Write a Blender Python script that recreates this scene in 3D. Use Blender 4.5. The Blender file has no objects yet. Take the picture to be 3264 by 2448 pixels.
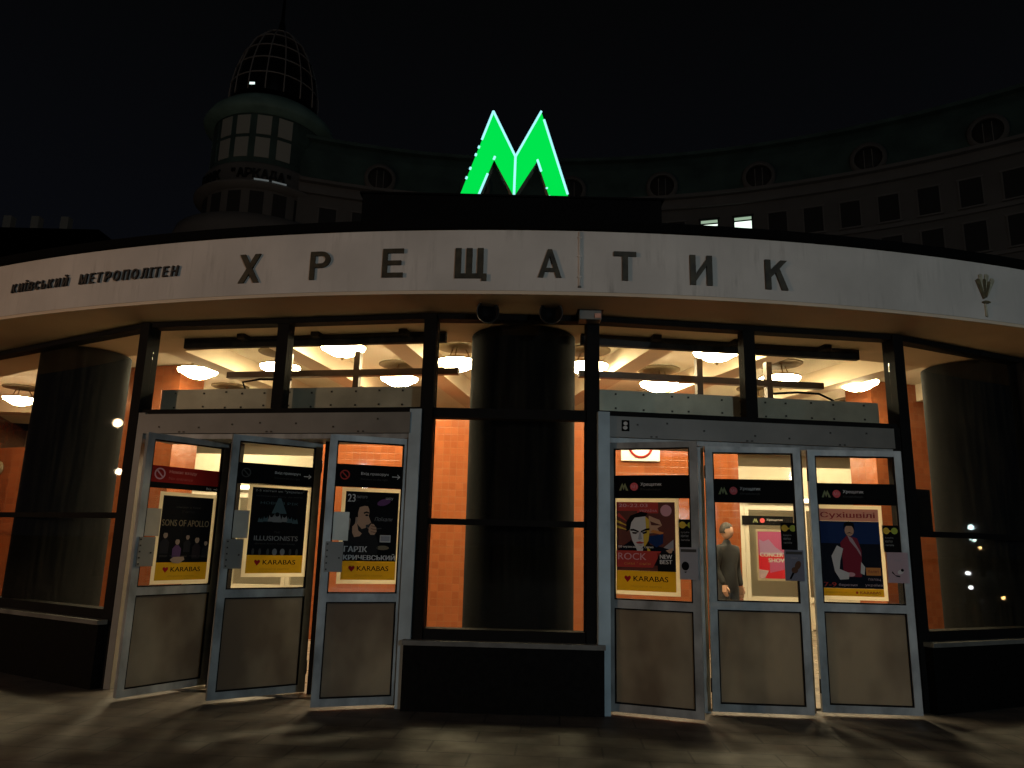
import bpy, bmesh, math, random
from mathutils import Matrix, Vector, noise
random.seed(7)
SC = bpy.context.scene
COL = SC.collection
R = math.radians

# ------------------------------------------------------------------ camera
cd = bpy.data.cameras.new('camera'); cam = bpy.data.objects.new('camera', cd); COL.objects.link(cam)
cd.lens = 26.04; cd.sensor_width = 36; cd.clip_start = 0.05; cd.clip_end = 1000
roll, pitch = 0.023956, 0.210929
fw = Vector((0, math.cos(pitch), math.sin(pitch))); up0 = Vector((0, -math.sin(pitch), math.cos(pitch))); rt0 = Vector((1, 0, 0))
rv = rt0 * math.cos(roll) + up0 * math.sin(roll); uv = rt0 * -math.sin(roll) + up0 * math.cos(roll)
m3 = Matrix((rv, uv, -fw)).transposed()
cam.matrix_world = Matrix.Translation((0, 0, 1.45)) @ m3.to_4x4()
SC.camera = cam
# ------------------------------------------------------------------ night sky, moonlit city glow, exposure
w = bpy.data.worlds.new('World'); SC.world = w; w.use_nodes = True
nt = w.node_tree; nt.nodes.clear()
wo = nt.nodes.new('ShaderNodeOutputWorld'); bg = nt.nodes.new('ShaderNodeBackground')
tc = nt.nodes.new('ShaderNodeTexCoord'); sx = nt.nodes.new('ShaderNodeSeparateXYZ'); cr = nt.nodes.new('ShaderNodeValToRGB')
cr.color_ramp.elements[0].position = 0.0; cr.color_ramp.elements[0].color = (0.0034, 0.0040, 0.0062, 1)
cr.color_ramp.elements[1].position = 0.62; cr.color_ramp.elements[1].color = (0.0013, 0.0014, 0.0016, 1)
nt.links.new(tc.outputs['Generated'], sx.inputs[0]); nt.links.new(sx.outputs['Z'], cr.inputs[0])
nt.links.new(cr.outputs[0], bg.inputs[0]); bg.inputs[1].default_value = 1.0
nt.links.new(bg.outputs[0], wo.inputs[0])
sd = bpy.data.lights.new('city_glow', 'SUN'); sd.energy = 0.012; sd.angle = R(25); sd.color = (0.86, 0.95, 1.0)
so = bpy.data.objects.new('city_glow', sd); COL.objects.link(so)
so.rotation_euler = Vector((-0.25, 1, -0.42)).to_track_quat('-Z', 'Y').to_euler()
SC.view_settings.view_transform = 'Standard'; SC.view_settings.look = 'None'
SC.view_settings.exposure = 0.0; SC.view_settings.gamma = 1.0
SC.cycles.max_bounces = 10; SC.cycles.diffuse_bounces = 4; SC.cycles.glossy_bounces = 4
SC.cycles.transparent_max_bounces = 16; SC.cycles.transmission_bounces = 4
SC.cycles.caustics_reflective = False; SC.cycles.caustics_refractive = False
SC.cycles.sample_clamp_indirect = 4.0

# ------------------------------------------------------------------ materials
def nodes(name):
    m = bpy.data.materials.new(name); m.use_nodes = True
    return m, m.node_tree, m.node_tree.nodes['Principled BSDF']
def mat(name, col, rough=0.6, metal=0.0, var=0.0, scale=4.0, bump=0.0, spec=0.5, emit=None, estr=0.0, vscale=(1, 1, 1)):
    """plain procedural surface: base colour broken up by noise, optional bump"""
    m, t, b = nodes(name)
    b.inputs['Base Color'].default_value = (*col, 1); b.inputs['Roughness'].default_value = rough
    b.inputs['Metallic'].default_value = metal; b.inputs['Specular IOR Level'].default_value = spec
    if var > 0 or bump > 0:
        tc = t.nodes.new('ShaderNodeTexCoord'); mp = t.nodes.new('ShaderNodeMapping'); mp.inputs['Scale'].default_value = vscale
        n = t.nodes.new('ShaderNodeTexNoise'); n.inputs['Scale'].default_value = scale; n.inputs['Detail'].default_value = 6
        t.links.new(tc.outputs['Object'], mp.inputs[0]); t.links.new(mp.outputs[0], n.inputs['Vector'])
        if var > 0:
            r = t.nodes.new('ShaderNodeValToRGB')
            r.color_ramp.elements[0].position = 0.3; r.color_ramp.elements[0].color = (*[c * (1 - var) for c in col], 1)
            r.color_ramp.elements[1].position = 0.7; r.color_ramp.elements[1].color = (*[min(1, c * (1 + var * 0.6)) for c in col], 1)
            t.links.new(n.outputs['Fac'], r.inputs[0]); t.links.new(r.outputs[0], b.inputs['Base Color'])
        if bump > 0:
            bp = t.nodes.new('ShaderNodeBump'); bp.inputs['Strength'].default_value = bump; bp.inputs['Distance'].default_value = 0.02
            t.links.new(n.outputs['Fac'], bp.inputs['Height']); t.links.new(bp.outputs[0], b.inputs['Normal'])
    if emit:
        b.inputs['Emission Color'].default_value = (*emit, 1); b.inputs['Emission Strength'].default_value = estr
    return m
def glass_mat(name, tint=(1, 1, 1), dirt=0.05, rough=0.02, gscale=1.0, dcol=(0.55, 0.52, 0.45), lo=0.1, hi=1.2, vs=(9, 9, 0.8), reflect_col=None):
    m = bpy.data.materials.new(name); m.use_nodes = True; t = m.node_tree; t.nodes.clear()
    o = t.nodes.new('ShaderNodeOutputMaterial'); tr = t.nodes.new('ShaderNodeBsdfTransparent'); tr.inputs[0].default_value = (*tint, 1)
    gl = t.nodes.new('ShaderNodeBsdfGlossy'); gl.inputs['Roughness'].default_value = rough
    lf = t.nodes.new('ShaderNodeLayerWeight'); lf.inputs[0].default_value = 0.5
    pw = t.nodes.new('ShaderNodeMath'); pw.operation = 'POWER'; pw.inputs[1].default_value = 5.0; t.links.new(lf.outputs['Facing'], pw.inputs[0])
    lw = t.nodes.new('ShaderNodeMath'); lw.operation = 'MULTIPLY_ADD'; lw.inputs[1].default_value = 0.9; lw.inputs[2].default_value = 0.035; t.links.new(pw.outputs[0], lw.inputs[0])
    mu = t.nodes.new('ShaderNodeMath'); mu.operation = 'MULTIPLY'; mu.inputs[1].default_value = gscale
    mx = t.nodes.new('ShaderNodeMixShader'); t.links.new(lw.outputs[0], mu.inputs[0]); t.links.new(mu.outputs[0], mx.inputs[0])
    t.links.new(tr.outputs[0], mx.inputs[1]); t.links.new(gl.outputs[0], mx.inputs[2])
    df = t.nodes.new('ShaderNodeBsdfDiffuse'); df.inputs[0].default_value = (*dcol, 1)
    tl = t.nodes.new('ShaderNodeBsdfTranslucent'); tl.inputs[0].default_value = (*dcol, 1)
    md = t.nodes.new('ShaderNodeMixShader'); md.inputs[0].default_value = 0.5
    t.links.new(df.outputs[0], md.inputs[1]); t.links.new(tl.outputs[0], md.inputs[2])
    tc = t.nodes.new('ShaderNodeTexCoord'); mp = t.nodes.new('ShaderNodeMapping'); mp.inputs['Scale'].default_value = vs
    n = t.nodes.new('ShaderNodeTexNoise'); n.inputs['Scale'].default_value = 1.6; n.inputs['Detail'].default_value = 5
    r = t.nodes.new('ShaderNodeMapRange'); r.inputs[1].default_value = 0.42; r.inputs[2].default_value = 0.8; r.inputs[3].default_value = dirt * lo; r.inputs[4].default_value = dirt * hi
    t.links.new(tc.outputs['Object'], mp.inputs[0]); t.links.new(mp.outputs[0], n.inputs['Vector']); t.links.new(n.outputs['Fac'], r.inputs[0])
    if reflect_col:
        n2 = t.nodes.new('ShaderNodeTexNoise'); n2.inputs['Scale'].default_value = 1.0; n2.inputs['Detail'].default_value = 3
        mp2 = t.nodes.new('ShaderNodeMapping'); mp2.inputs['Scale'].default_value = (1.9, 1.9, 1.3); mp2.inputs['Location'].default_value = (0.35, 0, 0.2)
        q = t.nodes.new('ShaderNodeValToRGB'); q.color_ramp.elements[0].position = 0.38; q.color_ramp.elements[0].color = (*reflect_col, 1)
        q.color_ramp.elements[1].position = 0.62; q.color_ramp.elements[1].color = (*dcol, 1)
        t.links.new(tc.outputs['Object'], mp2.inputs[0]); t.links.new(mp2.outputs[0], n2.inputs['Vector']); t.links.new(n2.outputs['Fac'], q.inputs[0])
        t.links.new(q.outputs[0], df.inputs[0]); t.links.new(q.outputs[0], tl.inputs[0])
    m2 = t.nodes.new('ShaderNodeMixShader'); t.links.new(r.outputs[0], m2.inputs[0]); t.links.new(mx.outputs[0], m2.inputs[1]); t.links.new(md.outputs[0], m2.inputs[2])
    t.links.new(m2.outputs[0], o.inputs[0]); return m
def paper(name, col, trans=0.45, rough=0.55):
    m = bpy.data.materials.new(name); m.use_nodes = True; t = m.node_tree; t.nodes.clear()
    o = t.nodes.new('ShaderNodeOutputMaterial'); b = t.nodes.new('ShaderNodeBsdfPrincipled'); tl = t.nodes.new('ShaderNodeBsdfTranslucent')
    b.inputs['Base Color'].default_value = (*col, 1); b.inputs['Roughness'].default_value = rough; tl.inputs[0].default_value = (*col, 1)
    b.inputs['Specular IOR Level'].default_value = 0.05
    mx = t.nodes.new('ShaderNodeMixShader'); mx.inputs[0].default_value = trans
    t.links.new(b.outputs[0], mx.inputs[1]); t.links.new(tl.outputs[0], mx.inputs[2]); t.links.new(mx.outputs[0], o.inputs[0]); return m
def tiles(name, c1, c2, grout, size, rough=0.18):
    m, t, b = nodes(name)
    tc = t.nodes.new('ShaderNodeTexCoord'); sp = t.nodes.new('ShaderNodeSeparateXYZ'); cb = t.nodes.new('ShaderNodeCombineXYZ')
    ad = t.nodes.new('ShaderNodeMath'); ad.operation = 'ADD'
    br = t.nodes.new('ShaderNodeTexBrick'); br.offset = 0.0; br.inputs['Scale'].default_value = 1.0
    br.inputs['Brick Width'].default_value = size; br.inputs['Row Height'].default_value = size; br.inputs['Mortar Size'].default_value = size * 0.035
    br.inputs['Color1'].default_value = (*c1, 1); br.inputs['Color2'].default_value = (*c2, 1); br.inputs['Mortar'].default_value = (*grout, 1)
    t.links.new(tc.outputs['Object'], sp.inputs[0]); t.links.new(sp.outputs['X'], ad.inputs[0]); t.links.new(sp.outputs['Y'], ad.inputs[1])
    t.links.new(ad.outputs[0], cb.inputs[0]); t.links.new(sp.outputs['Z'], cb.inputs[1]); t.links.new(cb.outputs[0], br.inputs['Vector'])
    t.links.new(br.outputs['Color'], b.inputs['Base Color']); b.inputs['Roughness'].default_value = rough
    n = t.nodes.new('ShaderNodeTexNoise'); n.inputs['Scale'].default_value = 5.0; t.links.new(tc.outputs['Object'], n.inputs['Vector'])
    ma = t.nodes.new('ShaderNodeMath'); ma.operation = 'ADD'; t.links.new(n.outputs['Fac'], ma.inputs[0]); t.links.new(br.outputs['Fac'], ma.inputs[1])
    bp = t.nodes.new('ShaderNodeBump'); bp.inputs['Strength'].default_value = 0.35; bp.inputs['Distance'].default_value = 0.01; bp.invert = True
    t.links.new(ma.outputs[0], bp.inputs['Height']); t.links.new(bp.outputs[0], b.inputs['Normal']); return m
def paving(name, c1, c2, joint, w_, h_, rough=0.55):
    m, t, b = nodes(name)
    tc = t.nodes.new('ShaderNodeTexCoord'); mp = t.nodes.new('ShaderNodeMapping'); mp.inputs['Rotation'].default_value = (0, 0, R(4))
    br = t.nodes.new('ShaderNodeTexBrick'); br.inputs['Scale'].default_value = 1.0
    br.inputs['Brick Width'].default_value = w_; br.inputs['Row Height'].default_value = h_; br.inputs['Mortar Size'].default_value = 0.008
    br.inputs['Color1'].default_value = (*c1, 1); br.inputs['Color2'].default_value = (*c2, 1); br.inputs['Mortar'].default_value = (*joint, 1)
    t.links.new(tc.outputs['Object'], mp.inputs[0]); t.links.new(mp.outputs[0], br.inputs['Vector'])
    n = t.nodes.new('ShaderNodeTexNoise'); n.inputs['Scale'].default_value = 3.0; n.inputs['Detail'].default_value = 8; t.links.new(mp.outputs[0], n.inputs['Vector'])
    r = t.nodes.new('ShaderNodeMapRange'); r.inputs[1].default_value = 0.3; r.inputs[2].default_value = 0.75; r.inputs[3].default_value = 0.5; r.inputs[4].default_value = 1.35
    t.links.new(n.outputs['Fac'], r.inputs[0])
    mx = t.nodes.new('ShaderNodeVectorMath'); mx.operation = 'SCALE'; t.links.new(br.outputs['Color'], mx.inputs[0]); t.links.new(r.outputs[0], mx.inputs['Scale'])
    t.links.new(mx.outputs[0], b.inputs['Base Color'])
    r2 = t.nodes.new('ShaderNodeMapRange'); r2.inputs[1].default_value = 0.3; r2.inputs[2].default_value = 0.75; r2.inputs[3].default_value = rough + 0.15; r2.inputs[4].default_value = rough - 0.12
    t.links.new(n.outputs['Fac'], r2.inputs[0]); t.links.new(r2.outputs[0], b.inputs['Roughness'])
    bp = t.nodes.new('ShaderNodeBump'); bp.inputs['Strength'].default_value = 0.5; bp.inputs['Distance'].default_value = 0.008
    ma = t.nodes.new('ShaderNodeMath'); ma.operation = 'SUBTRACT'; t.links.new(n.outputs['Fac'], ma.inputs[0]); t.links.new(br.outputs['Fac'], ma.inputs[1])
    t.links.new(ma.outputs[0], bp.inputs['Height']); t.links.new(bp.outputs[0], b.inputs['Normal']); return m
def emis(name, col, s):
    m = bpy.data.materials.new(name); m.use_nodes = True; t = m.node_tree; t.nodes.clear()
    o = t.nodes.new('ShaderNodeOutputMaterial'); e = t.nodes.new('ShaderNodeEmission'); e.inputs[0].default_value = (*col, 1); e.inputs[1].default_value = s
    t.links.new(e.outputs[0], o.inputs[0]); return m
M = {}
M['plaster'] = mat('fascia_plaster', (0.58, 0.535, 0.48), 0.8, var=0.16, scale=1.6, bump=0.12)
def streaks(m):
    t = m.node_tree; b = t.nodes['Principled BSDF']; src = b.inputs['Base Color'].links[0].from_socket
    tc = t.nodes.new('ShaderNodeTexCoord'); mp = t.nodes.new('ShaderNodeMapping'); mp.inputs['Scale'].default_value = (11, 11, 1.1)
    n = t.nodes.new('ShaderNodeTexNoise'); n.inputs['Scale'].default_value = 1.3; n.inputs['Detail'].default_value = 7; n.inputs['Roughness'].default_value = 0.65
    n2 = t.nodes.new('ShaderNodeTexNoise'); n2.inputs['Scale'].default_value = 3.2; n2.inputs['Detail'].default_value = 5
    r = t.nodes.new('ShaderNodeMapRange'); r.inputs[1].default_value = 0.5; r.inputs[2].default_value = 0.78; r.inputs[3].default_value = 0.0; r.inputs[4].default_value = 0.75
    r2 = t.nodes.new('ShaderNodeMapRange'); r2.inputs[1].default_value = 0.45; r2.inputs[2].default_value = 0.7
    mu = t.nodes.new('ShaderNodeMath'); mu.operation = 'MULTIPLY'
    mx = t.nodes.new('ShaderNodeMix'); mx.data_type = 'RGBA'; mx.inputs[7].default_value = (0.20, 0.18, 0.15, 1)
    t.links.new(tc.outputs['Object'], mp.inputs[0]); t.links.new(mp.outputs[0], n.inputs['Vector']); t.links.new(tc.outputs['Object'], n2.inputs['Vector'])
    t.links.new(n.outputs['Fac'], r.inputs[0]); t.links.new(n2.outputs['Fac'], r2.inputs[0]); t.links.new(r.outputs[0], mu.inputs[0]); t.links.new(r2.outputs[0], mu.inputs[1])
    t.links.new(mu.outputs[0], mx.inputs[0]); t.links.new(src, mx.inputs[6]); t.links.new(mx.outputs[2], b.inputs['Base Color'])
streaks(M['plaster'])
M['soffit'] = mat('soffit_plaster', (0.66, 0.53, 0.38), 0.8, var=0.12, scale=1.2)
M['black'] = mat('black_metal', (0.005, 0.0045, 0.004), 0.7, var=0.3, scale=7, spec=0.1)
M['roof'] = mat('roof_felt', (0.003, 0.003, 0.003), 0.9, spec=0.05, bump=0.4, scale=12)
M['alu'] = mat('aluminium_paint', (0.27, 0.285, 0.28), 0.45, metal=0.1, var=0.5, scale=5.5, vscale=(1, 1, 0.6))
M['jamb'] = mat('jamb_cool_lit', (0.33, 0.42, 0.46), 0.5, var=0.3, scale=2.5)  # jamb aluminium with the blue of the cool street light put into its colour
M['panel'] = mat('grey_sheet', (0.155, 0.15, 0.13), 0.5, var=0.25, scale=2.0)
M['housing'] = mat('heater_housing', (0.34, 0.32, 0.265), 0.45, metal=0.2, var=0.35, scale=2.2)
M['bolt'] = mat('dark_bolt', (0.03, 0.025, 0.02), 0.5, metal=0.6)
M['granite'] = mat('polished_black_granite', (0.003, 0.003, 0.003), 0.8, var=0.5, scale=30, spec=0.05)
M['base'] = mat('plinth_granite', (0.0035, 0.0033, 0.003), 0.6, var=0.5, scale=22, spec=0.06)
M['ledge'] = mat('ledge_stone', (0.12, 0.115, 0.10), 0.5, var=0.4, scale=5)
M['glass'] = glass_mat('window_glass', (0.97, 0.98, 0.95), 0.0045)
M['dglass'] = glass_mat('door_glass', (0.97, 0.98, 0.96), 0.012)
M['frost'] = glass_mat('frosted_panel', (0.4, 0.4, 0.4), 1.0, 0.35, 1.0, (0.28, 0.26, 0.21), 0.86, 0.98, (2.2, 2.2, 1.2), (0.165, 0.14, 0.11))  # second, browner tone paints blurred reflections into the panels
M['cream'] = mat('cream_ceiling', (0.86, 0.79, 0.62), 0.75, var=0.08, scale=0.8)
M['creamwall'] = mat('cream_wall', (0.66, 0.60, 0.46), 0.5, var=0.10, scale=1.1)
M['beam'] = mat('ceiling_beam', (0.70, 0.58, 0.42), 0.7, var=0.1, scale=0.9)
M['orange'] = tiles('orange_tile', (0.29, 0.082, 0.028), (0.24, 0.064, 0.021), (0.25, 0.09, 0.038), 0.105)
M['brown'] = tiles('brown_tile', (0.20, 0.075, 0.028), (0.26, 0.10, 0.04), (0.09, 0.04, 0.02), 0.105, 0.08)
M['bronze_frame'] = mat('bronze_frame', (0.055, 0.03, 0.016), 0.4, metal=0.3, var=0.2)
M['floor'] = paving('hall_floor', (0.20, 0.165, 0.125), (0.17, 0.14, 0.105), (0.10, 0.08, 0.06), 0.6, 0.6, 0.3)
M['ground'] = paving('square_paving', (0.050, 0.044, 0.037), (0.066, 0.056, 0.045), (0.012, 0.010, 0.009), 0.62, 0.31, 0.6)
M['bowl'] = emis('lamp_glass_lit', (1.0, 0.82, 0.50), 92.0)
M['strip'] = emis('ledge_glow_lit', (1.0, 0.82, 0.55), 9.0)  # glow of the added ledge strips, no lamp of the hall
M['brass'] = mat('aged_brass', (0.25, 0.16, 0.06), 0.35, metal=0.8)
M['rosette'] = mat('lamp_rosette', (0.18, 0.13, 0.07), 0.6)
M['letter'] = mat('worn_bronze_letter', (0.045, 0.037, 0.020), 0.6, metal=0.1, var=0.6, scale=14)
M['blackletter'] = mat('black_letter', (0.012, 0.010, 0.009), 0.6)
M['green'] = emis('green_neon_face', (0.0, 0.78, 0.075), 1.0)
M['neon'] = emis('ice_neon_tube', (0.38, 0.95, 1.0), 1.1)
M['signside'] = mat('sign_side_metal', (0.34, 0.31, 0.27), 0.5, metal=0.4, var=0.3)
M['plinthtop'] = mat('sign_plinth_sheet', (0.003, 0.003, 0.0033), 0.7, var=0.4, scale=1.3, spec=0.05)
M['white'] = mat('white_plastic', (0.75, 0.74, 0.70), 0.4)
M['red'] = mat('red_print', (0.50, 0.03, 0.03), 0.5)
M['stone'] = mat('house_plaster', (0.19, 0.186, 0.172), 0.85, var=0.15, scale=0.4)
M['stone2'] = mat('house_cornice', (0.23, 0.225, 0.21), 0.8, var=0.12, scale=0.5)
M['brim'] = mat('patina_city_lit', (0.25, 0.43, 0.37), 0.6, var=0.3, scale=0.6)  # brighter copy of the roof patina, city light put into the colour
M['copper'] = mat('patina_roof', (0.085, 0.15, 0.13), 0.6, var=0.35, scale=0.5)
M['dkwin'] = mat('dark_window', (0.055, 0.056, 0.054), 0.4, spec=0.1)
M['palewin'] = mat('pale_city_lit', (0.58, 0.60, 0.52), 0.6)  # pale tone raised to hold the city light on the turret
M['litwin'] = emis('lit_office_window', (0.82, 1.0, 0.86), 1.5)
M['litwin2'] = emis('lit_office_blind', (0.30, 0.42, 0.30), 1.0)
M['cage'] = mat('dome_cage', (0.40, 0.38, 0.36), 0.5)
M['domeskin'] = mat('dome_dark_glass', (0.004, 0.004, 0.005), 0.25)
def P(name, c, tr=0.12, ro=0.6):
    if name not in M: M[name] = paper('print_' + name, c, tr, ro)
    return M[name]
P('paper', (0.90, 0.84, 0.70), 0.85); P('ink', (0.005, 0.005, 0.006), 0.02, 0.7); P('yellow', (0.55, 0.34, 0.015), 0.4)
P('heart', (0.34, 0.015, 0.02)); P('dim', (0.06, 0.058, 0.055)); P('grey', (0.22, 0.22, 0.22)); P('pale', (0.55, 0.54, 0.52)); P('skin', (0.50, 0.30, 0.19))
P('skin2', (0.33, 0.24, 0.18)); P('purple', (0.10, 0.05, 0.13)); P('teal', (0.07, 0.11, 0.12)); P('tan', (0.20, 0.16, 0.10)); P('dyel', (0.36, 0.22, 0.02))
P('redp', (0.42, 0.05, 0.04)); P('pink', (0.58, 0.30, 0.33)); P('magenta', (0.50, 0.12, 0.26), 0.4); P('hot', (0.62, 0.03, 0.05), 0.4); P('blue', (0.010, 0.028, 0.10)); P('navy', (0.004, 0.006, 0.013))
P('brownp', (0.10, 0.05, 0.03)); P('wine', (0.20, 0.02, 0.035)); P('mauve', (0.42, 0.26, 0.45), 0.4); P('orangep', (0.55, 0.22, 0.06)); P('bred', (0.28, 0.015, 0.012), 0.2); P('bblack', (0.004, 0.004, 0.004), 0.01, 0.7)
P('lime', (0.33, 0.40, 0.06)); P('gold', (0.62, 0.42, 0.05)); P('lilac', (0.40, 0.30, 0.33)); P('slate', (0.16, 0.17, 0.22)); P('mid', (0.30, 0.30, 0.32))

# ------------------------------------------------------------------ object helpers
def link(o, parent=None):
    COL.objects.link(o)
    if parent is not None:
        o.parent = parent
        mw = parent.matrix_basis.copy(); q = parent.parent
        if q is not None: mw = q.matrix_basis @ parent.matrix_parent_inverse_eff if False else q.matrix_basis @ parent.matrix_parent_inverse @ parent.matrix_basis
        o.matrix_parent_inverse = mw.inverted()
    return o
def tag(o, label=None, cat=None, group=None, kind=None):
    if label: o['label'] = label
    if cat: o['category'] = cat
    if group: o['group'] = group
    if kind: o['kind'] = kind
    return o
def thing(name, label, cat, loc=(0, 0, 0), rz=0, group=None):
    o = bpy.data.objects.new(name, None); o.empty_display_size = 0.2; o.location = loc; o.rotation_euler = (0, 0, rz)
    COL.objects.link(o); o.matrix_basis = Matrix.Translation(loc) @ Matrix.Rotation(rz, 4, 'Z')
    return tag(o, label, cat, group)
class MB:
    def __init__(s): s.bm = bmesh.new(); s.mi = 0
    def _m(s, fs):
        for f in fs: f.material_index = s.mi
    def box(s, c, d, mx=None):
        x, y, z = [v / 2 for v in d]
        vs = [Vector((c[0] + i * x, c[1] + j * y, c[2] + k * z)) for i in (-1, 1) for j in (-1, 1) for k in (-1, 1)]
        if mx is not None: vs = [mx @ v for v in vs]
        v = [s.bm.verts.new(p) for p in vs]
        s._m([s.bm.faces.new([v[i] for i in q]) for q in ((0, 1, 3, 2), (4, 6, 7, 5), (0, 4, 5, 1), (2, 3, 7, 6), (0, 2, 6, 4), (1, 5, 7, 3))]); return s
    def prism(s, poly, y0, y1, mx=None):
        """poly of (x, z) extruded from depth y0 to y1"""
        a = [Vector((p[0], y0, p[1])) for p in poly]; b = [Vector((p[0], y1, p[1])) for p in poly]
        if mx is not None: a = [mx @ v for v in a]; b = [mx @ v for v in b]
        a = [s.bm.verts.new(v) for v in a]; b = [s.bm.verts.new(v) for v in b]; n = len(a)
        fs = [s.bm.faces.new(a), s.bm.faces.new(list(reversed(b)))]
        for i in range(n): fs.append(s.bm.faces.new((a[i], b[i], b[(i + 1) % n], a[(i + 1) % n])))
        s._m(fs); return s
    def flat(s, poly, y, mx):
        s._m([s.bm.faces.new([s.bm.verts.new(mx @ Vector((p[0], y, p[1]))) for p in poly])]); return s
    def plan(s, poly, z0, z1):
        a = [s.bm.verts.new((p[0], p[1], z0)) for p in poly]; b = [s.bm.verts.new((p[0], p[1], z1)) for p in poly]; n = len(a)
        fs = [s.bm.faces.new(list(reversed(a))), s.bm.faces.new(b)]
        for i in range(n): fs.append(s.bm.faces.new((a[i], a[(i + 1) % n], b[(i + 1) % n], b[i])))
        s._m(fs); return s
    def lathe(s, prof, c=(0, 0, 0), n=32, a0=0.0, a1=2 * math.pi, smooth=True):
        full = abs(a1 - a0 - 2 * math.pi) < 1e-6; k = n if full else n + 1
        rings = []
        for r, z in prof:
            rings.append([s.bm.verts.new((c[0] + r * math.cos(a0 + (a1 - a0) * i / n), c[1] + r * math.sin(a0 + (a1 - a0) * i / n), c[2] + z)) for i in range(k)])
        fs = []
        for a, b in zip(rings, rings[1:]):
            for i in range(n):
                j = (i + 1) % k
                fs.append(s.bm.faces.new((a[i], a[j], b[j], b[i])))
        for f in fs: f.smooth = smooth
        s._m(fs); return s
    def tube(s, pts, r, n=8):
        pts = [Vector(p) for p in pts]; prev = None; rings = []
        for i, p in enumerate(pts):
            d = (pts[min(i + 1, len(pts) - 1)] - pts[max(i - 1, 0)]).normalized()
            a = d.orthogonal().normalized() if prev is None else (prev - d * prev.dot(d)).normalized()
            prev = a; b = d.cross(a)
            rings.append([s.bm.verts.new(p + (a * math.cos(2 * math.pi * k / n) + b * math.sin(2 * math.pi * k / n)) * r) for k in range(n)])
        fs = []
        for a, b in zip(rings, rings[1:]):
            for k in range(n): fs.append(s.bm.faces.new((a[k], a[(k + 1) % n], b[(k + 1) % n], b[k])))
        for f in fs: f.smooth = True
        fs += [s.bm.faces.new(list(reversed(rings[0]))), s.bm.faces.new(rings[-1])]
        s._m(fs); return s
    def arc(s, C, r0, r1, z0, z1, t0, t1, n=48, sign=-1, smooth=True):
        """curved bar; t measured in degrees from the -Y (sign -1) or +Y direction"""
        def pt(r, t, z): return (C[0] + r * math.sin(R(t)), C[1] + sign * r * math.cos(R(t)), z)
        rows = []
        for i in range(n + 1):
            t = t0 + (t1 - t0) * i / n
            rows.append([s.bm.verts.new(pt(r, t, z)) for r, z in ((r0, z0), (r1, z0), (r1, z1), (r0, z1))])
        fs = []
        for a, b in zip(rows, rows[1:]):
            for k in range(4):
                f = s.bm.faces.new((a[k], a[(k + 1) % 4], b[(k + 1) % 4], b[k])); fs.append(f)
        fs += [s.bm.faces.new(rows[0]), s.bm.faces.new(list(reversed(rows[-1])))]
        s._m(fs); return s
    def build(s, name, m, parent=None, bevel=0):
        bmesh.ops.recalc_face_normals(s.bm, faces=s.bm.faces)
        if bevel: bmesh.ops.bevel(s.bm, geom=[e for e in s.bm.edges if e.calc_face_angle(0) > 0.5], offset=bevel, segments=2, affect='EDGES', profile=0.5)
        me = bpy.data.meshes.new(name); s.bm.to_mesh(me); s.bm.free()
        for q in (m if isinstance(m, (list, tuple)) else [m]): me.materials.append(q)
        return link(bpy.data.objects.new(name, me), parent)
_tc = {}
def glyph(txt, bold=0.0, shear=0.0):
    """text turned into plain polygons, normalised to a unit box: returns (verts2d, faces, aspect)"""
    k = (txt, bold, shear)
    if k in _tc: return _tc[k]
    c = bpy.data.curves.new('txt', 'FONT'); c.body = txt; c.offset = bold; c.shear = shear; c.resolution_u = 3
    o = bpy.data.objects.new('txt', c); COL.objects.link(o); bpy.context.view_layer.update()
    me = bpy.data.meshes.new_from_object(o.evaluated_get(bpy.context.evaluated_depsgraph_get()))
    vs = [(v.co.x, v.co.y) for v in me.vertices]; fs = [tuple(p.vertices) for p in me.polygons]
    bpy.data.objects.remove(o); bpy.data.curves.remove(c); bpy.data.meshes.remove(me)
    x0 = min(v[0] for v in vs); x1 = max(v[0] for v in vs); y0 = min(v[1] for v in vs); y1 = max(v[1] for v in vs)
    _tc[k] = ([((x - x0) / (x1 - x0), (y - y0) / (y1 - y0)) for x, y in vs], fs, (x1 - x0) / (y1 - y0))
    return _tc[k]
def text(name, txt, x, z, wd, ht, y, mx, m, parent, bold=0.0, thick=0.0, shear=0.0):
    """lettering in box x..x+wd, z..z+ht of the plane y of frame mx (thick>0: solid letters standing out towards -y)"""
    vs, fs, asp = glyph(txt, 0.0, shear)
    if wd is None: wd = ht * asp
    bm = bmesh.new()
    sh = bold * 1.6 * ht        # heavier lettering: the outline struck two or three times side by side
    for k, dx in enumerate((0.0, -sh, sh) if bold else (0.0,)):
        v = [bm.verts.new(mx @ Vector((x + dx + a * wd, y - .0003 * k, z + b * ht))) for a, b in vs]
        for f in fs:
            try: bm.faces.new([v[i] for i in f])
            except ValueError: pass
    if thick:
        q = bmesh.ops.extrude_face_region(bm, geom=list(bm.faces))
        d = mx.to_3x3() @ Vector((0, -thick, 0))
        bmesh.ops.translate(bm, vec=d, verts=[e for e in q['geom'] if isinstance(e, bmesh.types.BMVert)])
        bmesh.ops.recalc_face_normals(bm, faces=bm.faces)
    me = bpy.data.meshes.new(name); bm.to_mesh(me); bm.free(); me.materials.append(m)
    return link(bpy.data.objects.new(name, me), parent)
def copy_tree(o, parent=None):
    c = o.copy(); COL.objects.link(c)
    if parent is not None: c.parent = parent
    for ch in o.children: copy_tree(ch, c)
    return c
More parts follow.
